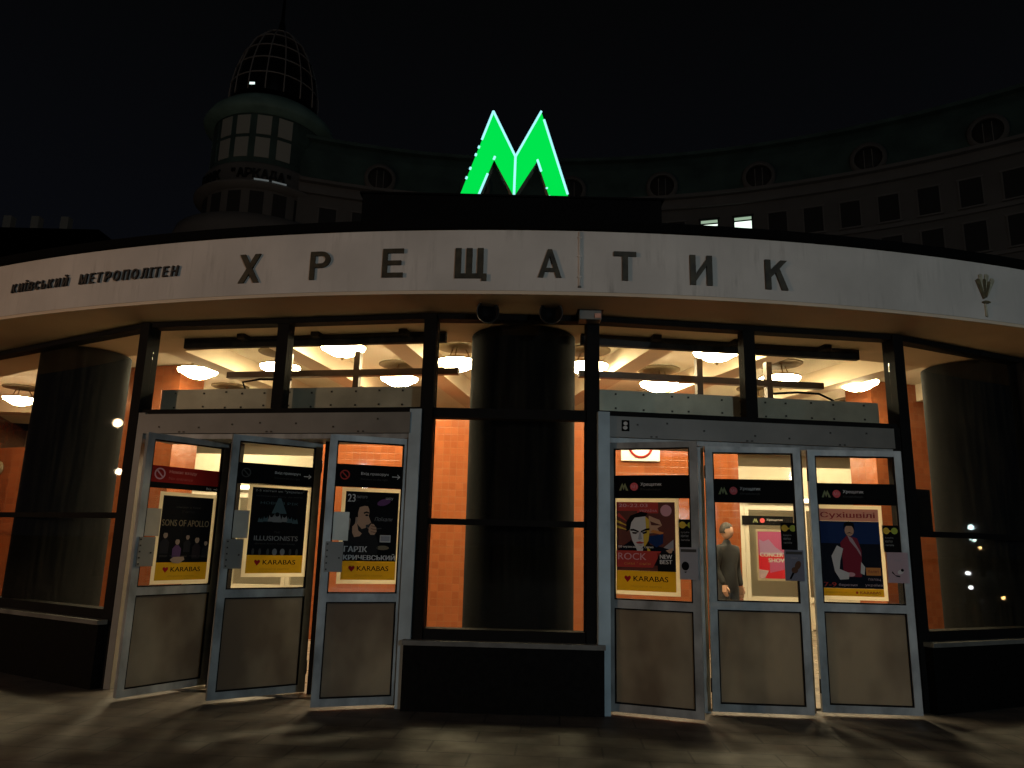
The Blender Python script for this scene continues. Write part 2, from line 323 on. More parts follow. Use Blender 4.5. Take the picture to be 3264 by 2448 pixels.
def frame2(A, B, z=0.0):
    """local frame: x from A to B, y inwards (away from the square), z up"""
    A = Vector((*A, z)); B = Vector((*B, z)); u = (B - A).normalized(); n = Vector((-u.y, u.x, 0))
    return Matrix(((u.x, n.x, 0, A.x), (u.y, n.y, 0, A.y), (0, 0, 1, A.z), (0, 0, 0, 1))), (B - A).length
def ell(cx, cz, rx, rz, n=14, rot=0.0):
    return [(cx + rx * math.cos(2 * math.pi * i / n) * math.cos(rot) - rz * math.sin(2 * math.pi * i / n) * math.sin(rot),
             cz + rx * math.cos(2 * math.pi * i / n) * math.sin(rot) + rz * math.sin(2 * math.pi * i / n) * math.cos(rot)) for i in range(n)]

# ------------------------------------------------------------------ the setting
g = MB(); g.plan([(-300, -300), (300, -300), (300, 300), (-300, 300)], -0.3, 0.0)
tag(g.build('ground', M['ground']), kind='structure')

# =================================================================== METRO STATION
C = (0.58, 21.6); RF = 15.28
ZB, ZT = 3.665, 4.245
st = thing('metro_station', 'round metro station pavilion with curved white fascia, black window frames and orange tiled hall', 'station', (0, 7.0, 0))
PTS = [(-9.6, 11.2), (-6.9, 9.35), (-3.85, 7.6), (-0.80, 7.03), (0.77, 6.99), (3.92, 7.38), (5.77, 8.20), (8.9, 10.1)]
b = MB(); b.arc(C, RF - 0.30, RF, ZB, ZT, -62, 62, 120); b.build('fascia', M['plaster'], st)
b = MB(); b.arc(C, RF - 1.62, RF - 0.004, ZB + 0.002 - 0.035, ZB - 0.001, -60, 60, 120); b.build('soffit', M['soffit'], st)
b = MB(); b.arc(C, 0.5, RF + 0.05, ZT + 0.003, ZT + 0.085, -180, 180, 160); b.build('roof', M['roof'], st)
b = MB(); b.arc(C, 0.6, RF - 1.61, 4.05, 4.09, -75, 75, 60); b.build('ceiling', M['cream'], st)
b = MB(); b.arc(C, RF - 1.66, RF - 1.60, 3.64, 4.05, -60, 60, 90); b.build('ceiling_edge', M['beam'], st)
# ceiling beams, running back into the hall
def beam(x, y, ang, y1=21.0, y0=8.05):
    t = math.tan(R(ang)); p0 = Vector((x + (y0 - y) * t, y0, 0)); p1 = Vector((x + (y1 - y) * t, y1, 0))
    mx, L = frame2((p0.x, p0.y), (p1.x, p1.y)); q = MB(); q.box((L / 2, 0, 3.912), (L, 0.30, 0.272), mx); q.build('ceiling_beam', M['beam'], st)
beam(-1.36, 9.2, 10.5); beam(-4.25, 10.05, 12.0, y0=8.9); beam(-2.85, 9.4, 11.0); beam(-6.6, 11.4, 14, y0=10.6)
beam(1.75, 8.96, -12.5); beam(3.28, 8.92, -15.5); beam(4.9, 9.9, -17.0, y0=9.0); beam(6.7, 11.0, -19, y0=10.2)
q = MB(); q.box((0.5, 15.0, 3.92), (24, 0.4, 0.255)); q.build('ceiling_beam', M['beam'], st)
# hall floor
q = MB(); q.plan([(-9.6, 11.25), (-6.9, 9.4), (-3.85, 7.65), (-.8, 7.08), (.77, 7.04), (3.92, 7.43), (5.77, 8.25), (8.9, 10.15), (13.5, 22), (-13.5, 22)], 0.003, 0.02)
tag(q.build('floor', M['floor']), kind='structure')
# hall walls
def wall(A, B, z0, z1, th, m, name='tiled_wall'):
    mx, L = frame2(A, B); q = MB(); q.box((L / 2, th / 2, (z0 + z1) / 2), (L, th, z1 - z0), mx); return q.build(name, m, st)
wall((-2.95, 11.2), (3.45, 11.2), 0.02, 3.35, 0.35, M['orange'])
wall((-11.6, 14.2), (-6.42, 11.72), 0.02, 2.85, 0.3, M['orange'])
wall((6.74, 11.62), (11.4, 13.9), 0.02, 2.85, 0.3, M['orange'])
wall((-6.4, 11.62), (-5.15, 11.25), 0.02, 4.04, 0.55, M['orange'], 'tiled_pillar')
wall((5.55, 11.2), (6.72, 11.55), 0.02, 4.04, 0.55, M['orange'], 'tiled_pillar')
wall((-13, 19.5), (13, 19.5), 0.02, 4.04, 0.3, M['creamwall'], 'back_wall')
wall((-9.62, 11.2), (-13, 20), 0.0, 4.04, 0.3, M['orange'], 'side_wall'); wall((13, 20), (8.95, 10.1), 0.0, 4.04, 0.3, M['orange'], 'side_wall')
# cream portals with inner doors between the hall and the escalators
def portal(x0, x1, y):
    q = MB(); q.box(((x0 + x1) / 2, y, 2.62), (x1 - x0, 0.22, 0.66)); q.build('portal_lintel', M['creamwall'], st)
    sl = thing('ledge_glow', 'long glowing ledge strip added above the inner doors on the %s' % ('left' if x0 < 0 else 'right'), 'lamp', ((x0 + x1) / 2, y - .2, 2.3), 0, 'added glowing ledges above the inner doors')
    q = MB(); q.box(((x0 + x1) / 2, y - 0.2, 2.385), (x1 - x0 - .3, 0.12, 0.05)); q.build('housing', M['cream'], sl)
    q = MB(); q.box(((x0 + x1) / 2, y - 0.2, 2.335), (x1 - x0 - .4, 0.09, 0.048)); q.build('glow_bar', M['strip'], sl)  # glowing bar added to brighten the hall, drawn as a lit cornice edge
    n = max(2, int((x1 - x0) / 0.95)); w_ = (x1 - x0) / n
    for i in range(n):
        xa = x0 + i * w_
        f = MB(); 
        for dx in (0.04, w_ - 0.04): f.box((xa + dx, y, 1.15), (0.075, 0.09, 2.26))
        for z in (0.09, 0.55, 2.2): f.box((xa + w_ / 2, y, z), (w_ - 0.16, 0.085, 0.09))
        fo = f.build('inner_door', M['creamwall'], st)
        f = MB(); f.box((xa + w_ / 2, y, 1.36), (w_ - 0.16, 0.012, 1.5)); f.build('glass_pane', M['dglass'], fo)
        f = MB(); f.box((xa + w_ / 2, y, 0.32), (w_ - 0.16, 0.03, 0.36)); f.build('lower_panel', M['creamwall'], fo)
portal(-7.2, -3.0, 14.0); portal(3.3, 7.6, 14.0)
q = MB(); q.box((0.15, 14.0, 1.5), (6.25, 0.25, 2.95)); q.build('tiled_wall', M['orange'], st)
q = MB(); q.box((-9.4, 14.15, 1.5), (4.35, 0.25, 2.95)); q.build('tiled_wall', M['orange'], st)
q = MB(); q.box((9.3, 14.1, 1.5), (3.35, 0.25, 2.95)); q.build('tiled_wall', M['orange'], st)
# black granite columns right behind the glass
for x, y, r_ in ((0.115, 7.80, 0.56), (-5.33, 9.04, 0.50), (5.47, 8.68, 0.48)):
    q = MB(); prof = []
    q.lathe([(r_ + .02, 0.02), (r_ + .02, 0.3), (r_, 0.33), (r_, 3.62)], (x, y, 0), 48)
    q.build('column', M['granite'], st)
# ----- facade bays
def mull(P_, z0, z1, w_=0.12, d=0.16, name='mullion', m=None):
    q = MB(); q.box((P_[0], P_[1], (z0 + z1) / 2), (w_, d, z1 - z0), Matrix.Identity(4)); q.build(name, m or M['black'], st)
for i, p in enumerate(PTS): 
    d0 = Vector(PTS[max(i - 1, 0)]); d1 = Vector(PTS[min(i + 1, len(PTS) - 1)]); a = math.atan2(d1.y - d0.y, d1.x - d0.x)
    mx = Matrix.Translation((p[0], p[1], 0)) @ Matrix.Rotation(a, 4, 'Z')
    q = MB(); q.box((0, 0, 1.815), (0.12, 0.16, 3.62), mx); q.build('mullion', M['black'], st)
def bar(mx, x0, x1, z0, z1, y0=-0.06, y1=0.06, name='window_frame', m=None):
    q = MB(); q.box(((x0 + x1) / 2, (y0 + y1) / 2, (z0 + z1) / 2), (x1 - x0, y1 - y0, z1 - z0), mx); return q.build(name, m or M['black'], st)
def pane(mx, x0, x1, z0, z1, m=None):
    q = MB(); q.box(((x0 + x1) / 2, 0, (z0 + z1) / 2), (x1 - x0, 0.008, z1 - z0), mx); return q.build('glass_pane', m or M['glass'], st)
for i in range(len(PTS) - 1):
    mx, L = frame2(PTS[i], PTS[i + 1]); e = 0.061
    bar(mx, e, L - e, 3.575, 3.63, -0.07, 0.07)          # head
    if i in (2, 4):                                       # door bays
        h_ = L / 2
        bar(mx, e, L - e, 2.645, 2.70)
        bar(mx, h_ - 0.06, h_ + 0.06, 2.702, 3.573, -0.065, 0.065)
        pane(mx, e, h_ - 0.06, 2.70, 3.575); pane(mx, h_ + 0.06, L - e, 2.70, 3.575)
        tp = bar(mx, 0.14, L - 0.14, 2.445, 2.643, -0.11, 0.03, 'transom_panel', M['panel'])
        bar(mx, 0.14, L - 0.14, 2.395, 2.443, -0.07, 0.36, 'door_header', M['alu'])
        def bolt(par, c_, d_=(.016, .006, .016)): q = MB(); q.box(c_, d_, mx); q.build('bolt', M['bolt'], par)
        for k in range(7): bolt(tp, (0.35 + k * (L - 0.8) / 6 + random.uniform(-.09, .09), -0.113, 2.545 + random.uniform(-.05, .05)))
        for k in range(3):
            for dx in (0, .05): bolt(tp, (0.55 + k * .95 + dx, -0.113, 2.458), (.02, .006, .014))
        # heater housing behind the fanlight, with bolts
        q = MB(); q.box((h_, 0.27, 2.83), (L - 0.2, 0.20, 0.245), mx); hs = q.build('heater_housing', M['housing'], st)
        for k in range(11):
            xx = 0.3 + k * (L - 0.6) / 10 + random.uniform(-.05, .05)
            for z in (2.765, 2.91): bolt(hs, (xx, 0.166, z + random.uniform(-.012, .012)), (0.018, 0.008, 0.018))
        # dark inner header board on brackets and the inner screen of bronze bars
        bar(mx, 0.02, L - 0.02, 3.515, 3.627, 0.55, 0.62, 'header_board', M['black'])
        for k in (0.24, 0.52, 0.84): bar(mx, L * k, L * k + 0.09, 3.575, 3.627, 0.42, 0.548, 'header_bracket', M['black'])
        yy = 1.28
        bar(mx, 0.15, L - 0.05, 3.325, 3.40, yy - 0.03, yy + 0.05, 'screen_rail', M['bronze_frame'])
        for k in ((0.30, 0.585, 0.885) if i == 2 else (0.10, 0.50, 0.77)):
            bar(mx, L * k - 0.035, L * k + 0.035, 2.98, 3.62, yy - 0.031, yy + 0.051, 'screen_post', M['bronze_frame'])
    else:
        bar(mx, e, L - e, 1.60, 1.655)
        if i == 3:
            bar(mx, e, L - e, 2.60, 2.695)
            zs = [(0.68, 1.60), (1.655, 2.60), (2.695, 3.575)]
        else: zs = [(0.72, 1.60), (1.655, 3.575)]
        for z0, z1 in zs: pane(mx, e, L - e, z0, z1)
        zb = zs[0][0]
        bar(mx, e, L - e, zb - 0.09, zb, -0.075, 0.075)
        ov = 0.10 if i == 3 else 0.02
        bar(mx, -ov, L + ov, 0.0, zb - 0.135, -0.16, 0.14, 'plinth', M['base'])
        bar(mx, -ov - 0.01, L + ov + 0.01, zb - 0.133, zb - 0.092, -0.18, 0.13, 'ledge', M['ledge'])
# pale jamb posts either side of the two entrances
mL, LL = frame2(PTS[2], PTS[3]); mR, LR = frame2(PTS[4], PTS[5])
bar(mL, LL - 0.15, LL - 0.035, 0.0, 2.675, -0.10, 0.20, 'jamb', M['jamb']); bar(mR, 0.03, 0.14, 0.0, 2.675, -0.14, 0.04, 'jamb', M['jamb'])
bar(mL, 0.062, 0.135, 0.0, 2.66, -0.10, 0.04, 'jamb', M['panel']); bar(mR, LR - 0.135, LR - 0.062, 0.0, 2.66, -0.09, 0.04, 'jamb', M['black'])
for t in (0.99, 2.03): bar(mL, t - 0.028, t + 0.028, 0.0, 2.394, 0.16, 0.34, 'door_post', M['black'])
for k in (1, 2): bar(mR, 0.06 + k * 1.0 - 0.03, 0.06 + k * 1.0 + 0.03, 0.0, 2.394, -0.03, 0.06, 'door_post', M['alu'])

# ----- six swing doors, each standing ajar
LEAF = dict(
    L1=((-3.43, 6.96), (-2.925, 7.69)), L2=((-2.625, 6.96), (-1.90, 7.46)), L3=((-1.665, 6.80), (-0.945, 7.035)),
    R1=((0.91, 6.96), (1.69, 6.68)), R2=((1.85, 7.03), (2.73, 6.97)), R3=((2.85, 7.10), (3.725, 7.05)))
LM = {}
def door(key, label):
    mx, W = frame2(*LEAF[key]); LM[key] = (mx, W)
    s = 0.068; z0, z1 = 0.03, 2.39; d = 0.045
    q = MB()
    q.box((s / 2, 0, (z0 + z1) / 2), (s, d, z1 - z0), mx); q.box((W - s / 2, 0, (z0 + z1) / 2), (s, d, z1 - z0), mx)
    for a, c_ in ((z0, 0.095), (0.90, 0.972), (2.335, z1)): q.box((W / 2, 0, (a + c_) / 2), (W - 2 * s, d - 0.002, c_ - a), mx)
    fo = q.build('door', M['alu'], st); fo['label'] = label
    q = MB()   # inner glazing bead, a dark line round the openings
    for za, zb in ((0.095, 0.90), (0.972, 2.335)):
        for c_, dd in (((s + .006, 0, (za + zb) / 2), (.012, .03, zb - za)), ((W - s - .006, 0, (za + zb) / 2), (.012, .03, zb - za)),
                       ((W / 2, 0, za + .006), (W - 2 * s - .024, .03, .012)), ((W / 2, 0, zb - .006), (W - 2 * s - .024, .03, .012))): q.box(c_, dd, mx)
    q.build('glazing_bead', M['black'], fo)
    q = MB(); q.box((W / 2, 0.004, 1.653), (W - 2 * s, 0.008, 1.37), mx); q.build('glass_pane', M['dglass'], fo)
    q = MB(); q.box((W / 2, 0.004, 0.4975), (W - 2 * s - .002, 0.012, 0.80), mx); q.build('lower_panel', M['frost'], fo)
    for z in (0.25, 2.15):
        q = MB(); hx = W if key[0] == 'L' else 0
        q.tube([mx @ Vector((hx, -0.01, z - .06)), mx @ Vector((hx, -0.01, z + .06))], 0.012); q.build('hinge', M['bolt'], fo)
    if key[0] == 'L':
        q = MB(); q.box((0.105, -0.032, 1.29), (0.155, 0.012, 0.265), mx); q.build('lock_plate', M['panel'], fo)
        for bx, bz in [(0.042, 1.18 + k * 0.055) for k in range(5)] + [(0.15, 1.28)]:
            q = MB(); q.box((bx, -0.04, bz), (0.014, 0.006, 0.014), mx); q.build('bolt', M['bolt'], fo)
        q = MB(); q.box((0.15, -0.012, 1.56), (0.14, 0.006, 0.255), mx); q.build('notice_sheet', M['housing'], fo)
    return fo
door('L1', 'warm lit leftmost entrance door swung widest open'); door('L2', 'bluish grey door with dark conjuring show poster'); door('L3', 'left bay door beside the pale jamb with singer poster')
door('R1', 'door with colourful rock show poster'); door('R2', 'door without a poster on its glass'); door('R3', 'rightmost entrance door with dancer poster')

# ----- banners, posters, stickers fixed to the doors
Y0 = -0.006
def sheet(name, key, x0, x1, z0, z1, m, label, cat, y=-0.004, th=0.003, group=None):
    mx, W = LM[key]; q = MB(); q.box(((x0 + x1) / 2, y - th / 2, (z0 + z1) / 2), (x1 - x0, th, z1 - z0), mx)
    o = q.build(name, m); tag(o, label, cat, group); return o, mx, y - th
def patch(o, mx, y, poly, m, name='print'):
    q = MB(); q.flat(poly, y, mx); return q.build(name, m, o)
def rect(x0, x1, z0, z1): return [(x0, z0), (x1, z0), (x1, z1), (x0, z1)]
def no_entry(o, mx, y, cx, cz, r, m):
    q = MB(); n = 24
    for i in range(n):
        a, c_ = 2 * math.pi * i / n, 2 * math.pi * (i + 1) / n
        q.flat([(cx + r * math.cos(a), cz + r * math.sin(a)), (cx + r * math.cos(c_), cz + r * math.sin(c_)), (cx + .76 * r * math.cos(c_), cz + .76 * r * math.sin(c_)), (cx + .76 * r * math.cos(a), cz + .76 * r * math.sin(a))], y, mx)
    q.build('ring', m, o)
    d = 0.12 * r; k = .74 * r * .7071
    q = MB(); q.flat([(cx - k - d * .7, cz + k - d * .7), (cx + k - d * .7, cz - k - d * .7), (cx + k + d * .7, cz - k + d * .7), (cx - k + d * .7, cz + k + d * .7)], y - 0.0006, mx); q.build('slash', m, o)
def arrow(o, mx, y, cx, cz, s, m):
    q = MB(); t = 0.09 * s
    q.flat([(cx - s, cz - t), (cx + s * .8, cz - t), (cx + s * .8, cz + t), (cx - s, cz + t)], y, mx)
    for k in (1, -1): q.flat([(cx + s, cz), (cx + s * .35, cz + k * s * .6), (cx + s * .22, cz + k * s * .47), (cx + s * .78, cz)][::k], y - 0.0005, mx)
    q.build('arrow', m, o)
# red banner
o, mx, y = sheet('door_banner', 'L1', 0.07, 0.86, 1.88, 2.09, M['bblack'], 'red and black no entry banner across the leftmost door glass', 'banner')
patch(o, mx, y - .001, rect(0.07, 0.86, 1.935, 2.09), M['bred'])
no_entry(o, mx, y - .002, 0.165, 2.015, 0.055, M['pink'])
text('lettering', 'Немає входу', 0.26, 2.02, 0.29, 0.038, y - .002, mx, P('rosetxt', (0.55, 0.20, 0.18)), o, 0.02); text('lettering', 'No entrance', 0.26, 1.965, 0.25, 0.028, y - .002, mx, P('rosetxt2', (0.42, 0.09, 0.08)), o)
text('lettering', 'Вхід', 0.67, 1.89, 0.055, 0.028, y - .002, mx, M['pale'], o); arrow(o, mx, y - .002, 0.775, 1.905, 0.025, M['pale'])
for key, z0, z1, lab in (('L2', 1.935, 2.135, 'black banner with arrow above the dark conjuring show poster'), ('L3', 1.915, 2.125, 'black banner with arrow above the singer poster')):
    W = LM[key][1]
    o, mx, y = sheet('door_banner', key, 0.055, W - 0.058, z0, z1, M['bblack'], lab, 'banner', group='black banners on the doors')
    zc = (z0 + z1) / 2 + .005
    no_entry(o, mx, y - .002, 0.155, zc, 0.045, M['dim'] if key == 'L2' else M['redp'])
    text('lettering', 'Вхід праворуч', W - .455, zc, 0.25, 0.032, y - .002, mx, M['pale'], o, 0.01); text('lettering', 'Entrance on the right', W - .455, zc - 0.045, 0.25, 0.022, y - .002, mx, M['dim'], o)
    arrow(o, mx, y - .002, W - 0.13, zc, 0.038, M['pale'])
def station_banner(key, z0, z1, lab):
    W = LM[key][1]
    o, mx, y = sheet('door_banner', key, 0.055, W - 0.058, z0, z1, M['bblack'], lab, 'banner', group='black banners on the doors')
    zc = (z0 + z1) / 2
    Mp = [(0, 0), (.35, 1), (.5, .6), (.65, 1), (1, 0), (.76, 0), (.64, .5), (.5, 0), (.36, .5), (.24, 0)]
    patch(o, mx, y - .002, [(0.115 + a * 0.085, zc - 0.035 + c_ * 0.07) for a, c_ in Mp], P('olive', (0.22, 0.24, 0.12)), 'metro_letter')
    patch(o, mx, y - .002, ell(0.255, zc, 0.037, 0.037, 20), P('linered', (0.62, 0.10, 0.11)), 'line_badge')
    text('lettering', 'М1', 0.232, zc - .014, 0.046, 0.028, y - .003, mx, M['pink'], o)
    text('lettering', 'Хрещатик', 0.315, zc, 0.19, 0.037, y - .002, mx, M['pale'], o, 0.01); text('lettering', 'Khreshchatyk', 0.315, zc - 0.04, 0.185, 0.026, y - .002, mx, M['dim'], o)
station_banner('R1', 1.875, 2.085, 'black station name banner above the colourful rock show poster')
station_banner('R2', 1.865, 2.085, 'black station name banner on the door without a poster')
station_banner('R3', 1.875, 2.075, 'black station name banner above the dancer poster')
# stickers and leaflet boxes
def sticker(key, x0, x1, lab):
    o, mx, y = sheet('ticket_sticker', key, x0, x1, 1.445, 1.69, M['bblack'], lab, 'sticker', group='black ticket stickers on the doors')
    for k, c_ in enumerate((M['gold'], M['lime'])): patch(o, mx, y - .001, ell(x0 + 0.035 + k * 0.075, 1.64, 0.03, 0.03, 16), c_, 'dot')
    patch(o, mx, y - .001, [(x0 + .06, 1.65), (x0 + .085, 1.637), (x0 + .06, 1.627)], M['gold'], 'pointer')
    for k, t in enumerate(('Купуйте', 'квитки', 'онлайн')): text('lettering', t, x0 + 0.02, 1.565 - k * 0.032, 0.075 - 0.01 * (k == 1), 0.02, y - .001, mx, M['grey'], o)
sticker('R1', 0.648, 0.775, 'black ticket sticker right of the rock show poster'); sticker('R2', 0.672, 0.81, 'black ticket sticker on the door without a poster'); sticker('R3', 0.652, 0.80, 'black ticket sticker right of the dancer poster')
def leaflet(key, x0, x1, m, lab, kind):
    o, mx, y = sheet('leaflet_card', key, x0, x1, 1.17, 1.445, m, lab, 'card', y=-0.028, th=0.012, group='cards screwed over the door locks')
    cx = (x0 + x1) / 2
    patch(o, mx, y - .001, rect(x0 + .012, x1 - .012, 1.405, 1.43), M['dim'] if kind != 2 else M['lilac'])
    text('lettering', 'Увага', cx - 0.03, 1.365, 0.06, 0.02, y - .001, mx, M['mid'], o)
    if kind == 0:
        patch(o, mx, y - .001, ell(cx - 0.03, 1.285, 0.033, 0.038, 18), M['ink'], 'knob'); patch(o, mx, y - .001, [(cx - .045, 1.235), (cx - .02, 1.24), (cx - .025, 1.225)], M['ink'], 'mark')
        patch(o, mx, y - .001, rect(cx + .02, cx + .05, 1.21, 1.35), M['mid'])
    elif kind == 1:
        patch(o, mx, y - .001, ell(cx + 0.03, 1.31, 0.026, 0.04, 14, -.4), M['brownp'], 'hand_print'); patch(o, mx, y - .0016, ell(cx + 0.0, 1.265, 0.03, 0.028, 14), M['brownp'], 'hand_print')
        patch(o, mx, y - .001, [(cx - .05, 1.19), (cx - .035, 1.185), (cx + .0, 1.245), (cx - .02, 1.25)], M['ink'], 'mark')
    else:
        patch(o, mx, y - .001, ell(cx + 0.02, 1.27, 0.03, 0.02, 14, .5), M['pale'], 'mark'); patch(o, mx, y - .0016, ell(cx + 0.035, 1.285, 0.014, 0.014, 12), M['ink'], 'mark')
        patch(o, mx, y - .001, [(cx - .06, 1.26), (cx - .02, 1.225), (cx + .015, 1.222), (cx + .01, 1.235), (cx - .03, 1.24), (cx - .055, 1.275)], M['ink'], 'mark')
leaflet('R1', 0.655, 0.815, M['mid'], 'grey card with a black disc beside the rock show poster', 0)
leaflet('R2', 0.685, 0.855, M['slate'], 'blue grey card with a brown hand print on the door without a poster', 1)
leaflet('R3', 0.66, 0.85, M['lilac'], 'pinkish card with a small black sketch beside the dancer poster', 2)

def poster(key, x0, x1, z0, z1, label):
    o, mx, y = sheet('poster', key, x0, x1, z0, z1, M['paper'], label, 'poster', group='event posters on the doors')
    b_ = 0.035
    return o, mx, y, x0 + b_, x1 - b_, z0 + b_, z1 - b_
def strip(o, mx, y, x0, x1, z0, zt):
    patch(o, mx, y - .001, rect(x0, x1, z0, zt), M['yellow'], 'ticket_strip')
    W = x1 - x0; hz = zt - z0
    cx, cz, s = x0 + W * .19, z0 + hz * .60, hz * .17
    patch(o, mx, y - .002, [(cx, cz - s * 1.1), (cx + s, cz + s * .1), (cx + s * .95, cz + s * .65), (cx + s * .5, cz + s * .9), (cx, cz + s * .5), (cx - s * .5, cz + s * .9), (cx - s * .95, cz + s * .65), (cx - s, cz + s * .1)], M['heart'], 'heart')
    text('lettering', 'KARABAS', x0 + W * .29, z0 + hz * .48, W * .58, hz * .26, y - .002, mx, M['ink'], o, 0.015)
    text('lettering', 'обирайте квитки', x0 + W * .24, z0 + hz * .16, W * .52, hz * .14, y - .002, mx, M['dyel'], o)
def person_shape(o, mx, y, cx, cz, s, body, head):
    patch(o, mx, y, [(cx - s * .55, cz - s * 2.3), (cx - s * .6, cz - s * .9), (cx - s * .2, cz - s * .45), (cx + s * .2, cz - s * .45), (cx + s * .6, cz - s * .9), (cx + s * .55, cz - s * 2.3)], body, 'figure')
    patch(o, mx, y - .0006, ell(cx, cz, s * .3, s * .42), head, 'face')
    patch(o, mx, y - .0012, [(cx - s * .32, cz), (cx - s * .3, cz + s * .4), (cx, cz + s * .52), (cx + s * .3, cz + s * .4), (cx + s * .32, cz), (cx + s * .2, cz + s * .25), (cx - s * .2, cz + s * .25)], M['ink'], 'hair')
# 1: rock band poster
o, mx, y, x0, x1, z0, z1 = poster('L1', 0.195, 0.80, 0.99, 1.85, 'black poster of a five man band with a yellow strip, on the leftmost door')
zs = z0 + 0.165; W = x1 - x0
patch(o, mx, y - .001, rect(x0, x1, zs, z1), M['ink'], 'artwork')
text('lettering', 'концерт у Києві', x0 + W * .27, z1 - .115, W * .48, 0.022, y - .002, mx, M['dim'], o); text('lettering', '27 лютого', x0 + W * .38, z1 - .155, W * .26, 0.02, y - .002, mx, P('dim2', (0.03, 0.03, 0.03)), o)
text('lettering', 'SONS OF APOLLO', x0 + W * .03, z1 - .285, W * .92, 0.06, y - .002, mx, M['tan'], o, 0.01)
for k, (fx, fz, s) in enumerate(((.12, .37, .075), (.36, .43, .075), (.55, .385, .062), (.74, .41, .078), (.92, .44, .062))):
    person_shape(o, mx, y - .0022 - k * .002, x0 + W * fx, z1 - fz, s, M['purple'] if k == 1 else P('suit%d' % (k % 2), (0.018 + .006 * (k % 2), 0.018, 0.022)), M['skin2'])
patch(o, mx, y - .0130, [(x0 + W * .24, z1 - .60), (x0 + W * .30, z1 - .575), (x0 + W * .5, z1 - .57), (x0 + W * .52, z1 - .60), (x0 + W * .42, z1 - .635), (x0 + W * .3, z1 - .63)], M['skin2'], 'figure')
for k in range(5): text('lettering', ('вокал', 'барабани', 'клавіші', 'гітара', 'бас')[k], x0 + W * (.04 + .19 * k), zs + 0.05, W * .14, 0.02, y - .0135, mx, M['dim'], o)
strip(o, mx, y, x0, x1, z0, zs)
# 2: conjuring show poster
o, mx, y, x0, x1, z0, z1 = poster('L2', 0.195, 0.80, 1.08, 1.945, 'black conjuring show poster with pale triangle and grey letters, on the second door')
zs = z0 + 0.165; W = x1 - x0
patch(o, mx, y - .001, rect(x0, x1, zs, z1), M['ink'], 'artwork')
text('lettering', '2-5 квітня нк "україна"', x0 + W * .05, z1 - .045, W * .88, 0.028, y - .002, mx, M['grey'], o, 0.01)
text('lettering', 'повернення шоу, де магія', x0 + W * .07, z1 - .09, W * .84, 0.02, y - .002, mx, M['dim'], o)
text('lettering', 'НОВИЙ РІК', x0 + W * .16, z1 - .155, W * .68, 0.03, y - .002, mx, M['teal'], o)
patch(o, mx, y - .0025, [(x0 + W * .37, z1 - .24), (x0 + W * .47, z1 - .095), (x0 + W * .52, z1 - .095), (x0 + W * .64, z1 - .24)], M['teal'], 'artwork')
for k, fx in enumerate((.18, .27, .37, .47, .60, .70, .80)):
    s = (.04, .045, .055, .07, .055, .05, .045)[k]; cz = z1 - .245 - .012 * abs(k - 3)
    patch(o, mx, y - .003 - .0015 * k, [(x0 + W * fx - s * .6, cz - s * 1.1), (x0 + W * fx - s * .35, cz), (x0 + W * fx + s * .35, cz), (x0 + W * fx + s * .7, cz - s * 1.1)], M['grey'] if k in (2, 3, 4) else M['teal'], 'figure')
    patch(o, mx, y - .0036 - .0015 * k, ell(x0 + W * fx, cz - .004, s * .3, s * .3), M['ink'], 'face')
text('lettering', 'THE', x0 + W * .44, z1 - .425, W * .11, 0.018, y - .002, mx, M['dim'], o)
text('lettering', 'ILLUSIONISTS', x0 + W * .10, z1 - .495, W * .78, 0.044, y - .002, mx, M['grey'], o, 0.015)
text('lettering', 'direct from broadway', x0 + W * .12, z1 - .535, W * .72, 0.02, y - .002, mx, M['dim'], o)
for k, fx in enumerate((.1, .22, .36, .48, .62, .76, .88)):
    patch(o, mx, y - .002, ell(x0 + W * fx, z1 - .60, .013 + .01 * (k in (3, 4)), .032), M['grey'] if k in (3, 4) else M['dim'], 'figure')
strip(o, mx, y, x0, x1, z0, zs)
# 3: singer poster
o, mx, y, x0, x1, z0, z1 = poster('L3', 0.142, 0.70, 1.055, 1.912, 'dark poster of a singer holding a microphone, on the door beside the left pale jamb')
zs = z0 + 0.165; W = x1 - x0
patch(o, mx, y - .001, rect(x0, x1, zs, z1), M['ink'], 'artwork')
text('lettering', '23', x0 + W * .04, z1 - .095, W * .14, 0.07, y - .002, mx, M['pale'], o, 0.01)
text('lettering', 'лютого', x0 + W * .20, z1 - .06, W * .2, 0.022, y - .002, mx, M['grey'], o); text('lettering', '19:00 київ', x0 + W * .20, z1 - .095, W * .22, 0.018, y - .002, mx, M['dim'], o)
patch(o, mx, y - .002, ell(x0 + W * .72, z1 - .09, W * .13, .03, 14, .3), P('purp2', (0.13, 0.05, 0.14)), 'artwork'); text('lettering', 'шоу', x0 + W * .75, z1 - .07, W * .14, 0.026, y - .003, mx, M['pale'], o)
patch(o, mx, y - .002, [(x0, zs + .20), (x0 + W * .06, zs + .30), (x0 + W * .25, zs + .28), (x0 + W * .55, zs + .30), (x0 + W * .66, zs + .15), (x0 + W * .64, zs + .06), (x0, zs + .06)], P('coat', (0.018, 0.017, 0.017)), 'figure')
F = lambda pts: [(x0 + W * a, zs + c_) for a, c_ in pts]
patch(o, mx, y - .003, F([(.16, .25), (.15, .36), (.17, .44), (.22, .49), (.31, .515), (.41, .50), (.45, .465), (.46, .43), (.445, .405), (.475, .37), (.50, .345), (.47, .335), (.465, .31), (.455, .29), (.42, .262), (.34, .245), (.30, .22), (.20, .21)]), M['skin'], 'face')
patch(o, mx, y - .0036, F([(.13, .29), (.11, .40), (.14, .48), (.22, .535), (.33, .55), (.42, .53), (.445, .49), (.36, .495), (.27, .48), (.245, .43), (.25, .39), (.21, .39), (.20, .33)]), M['ink'], 'hair')
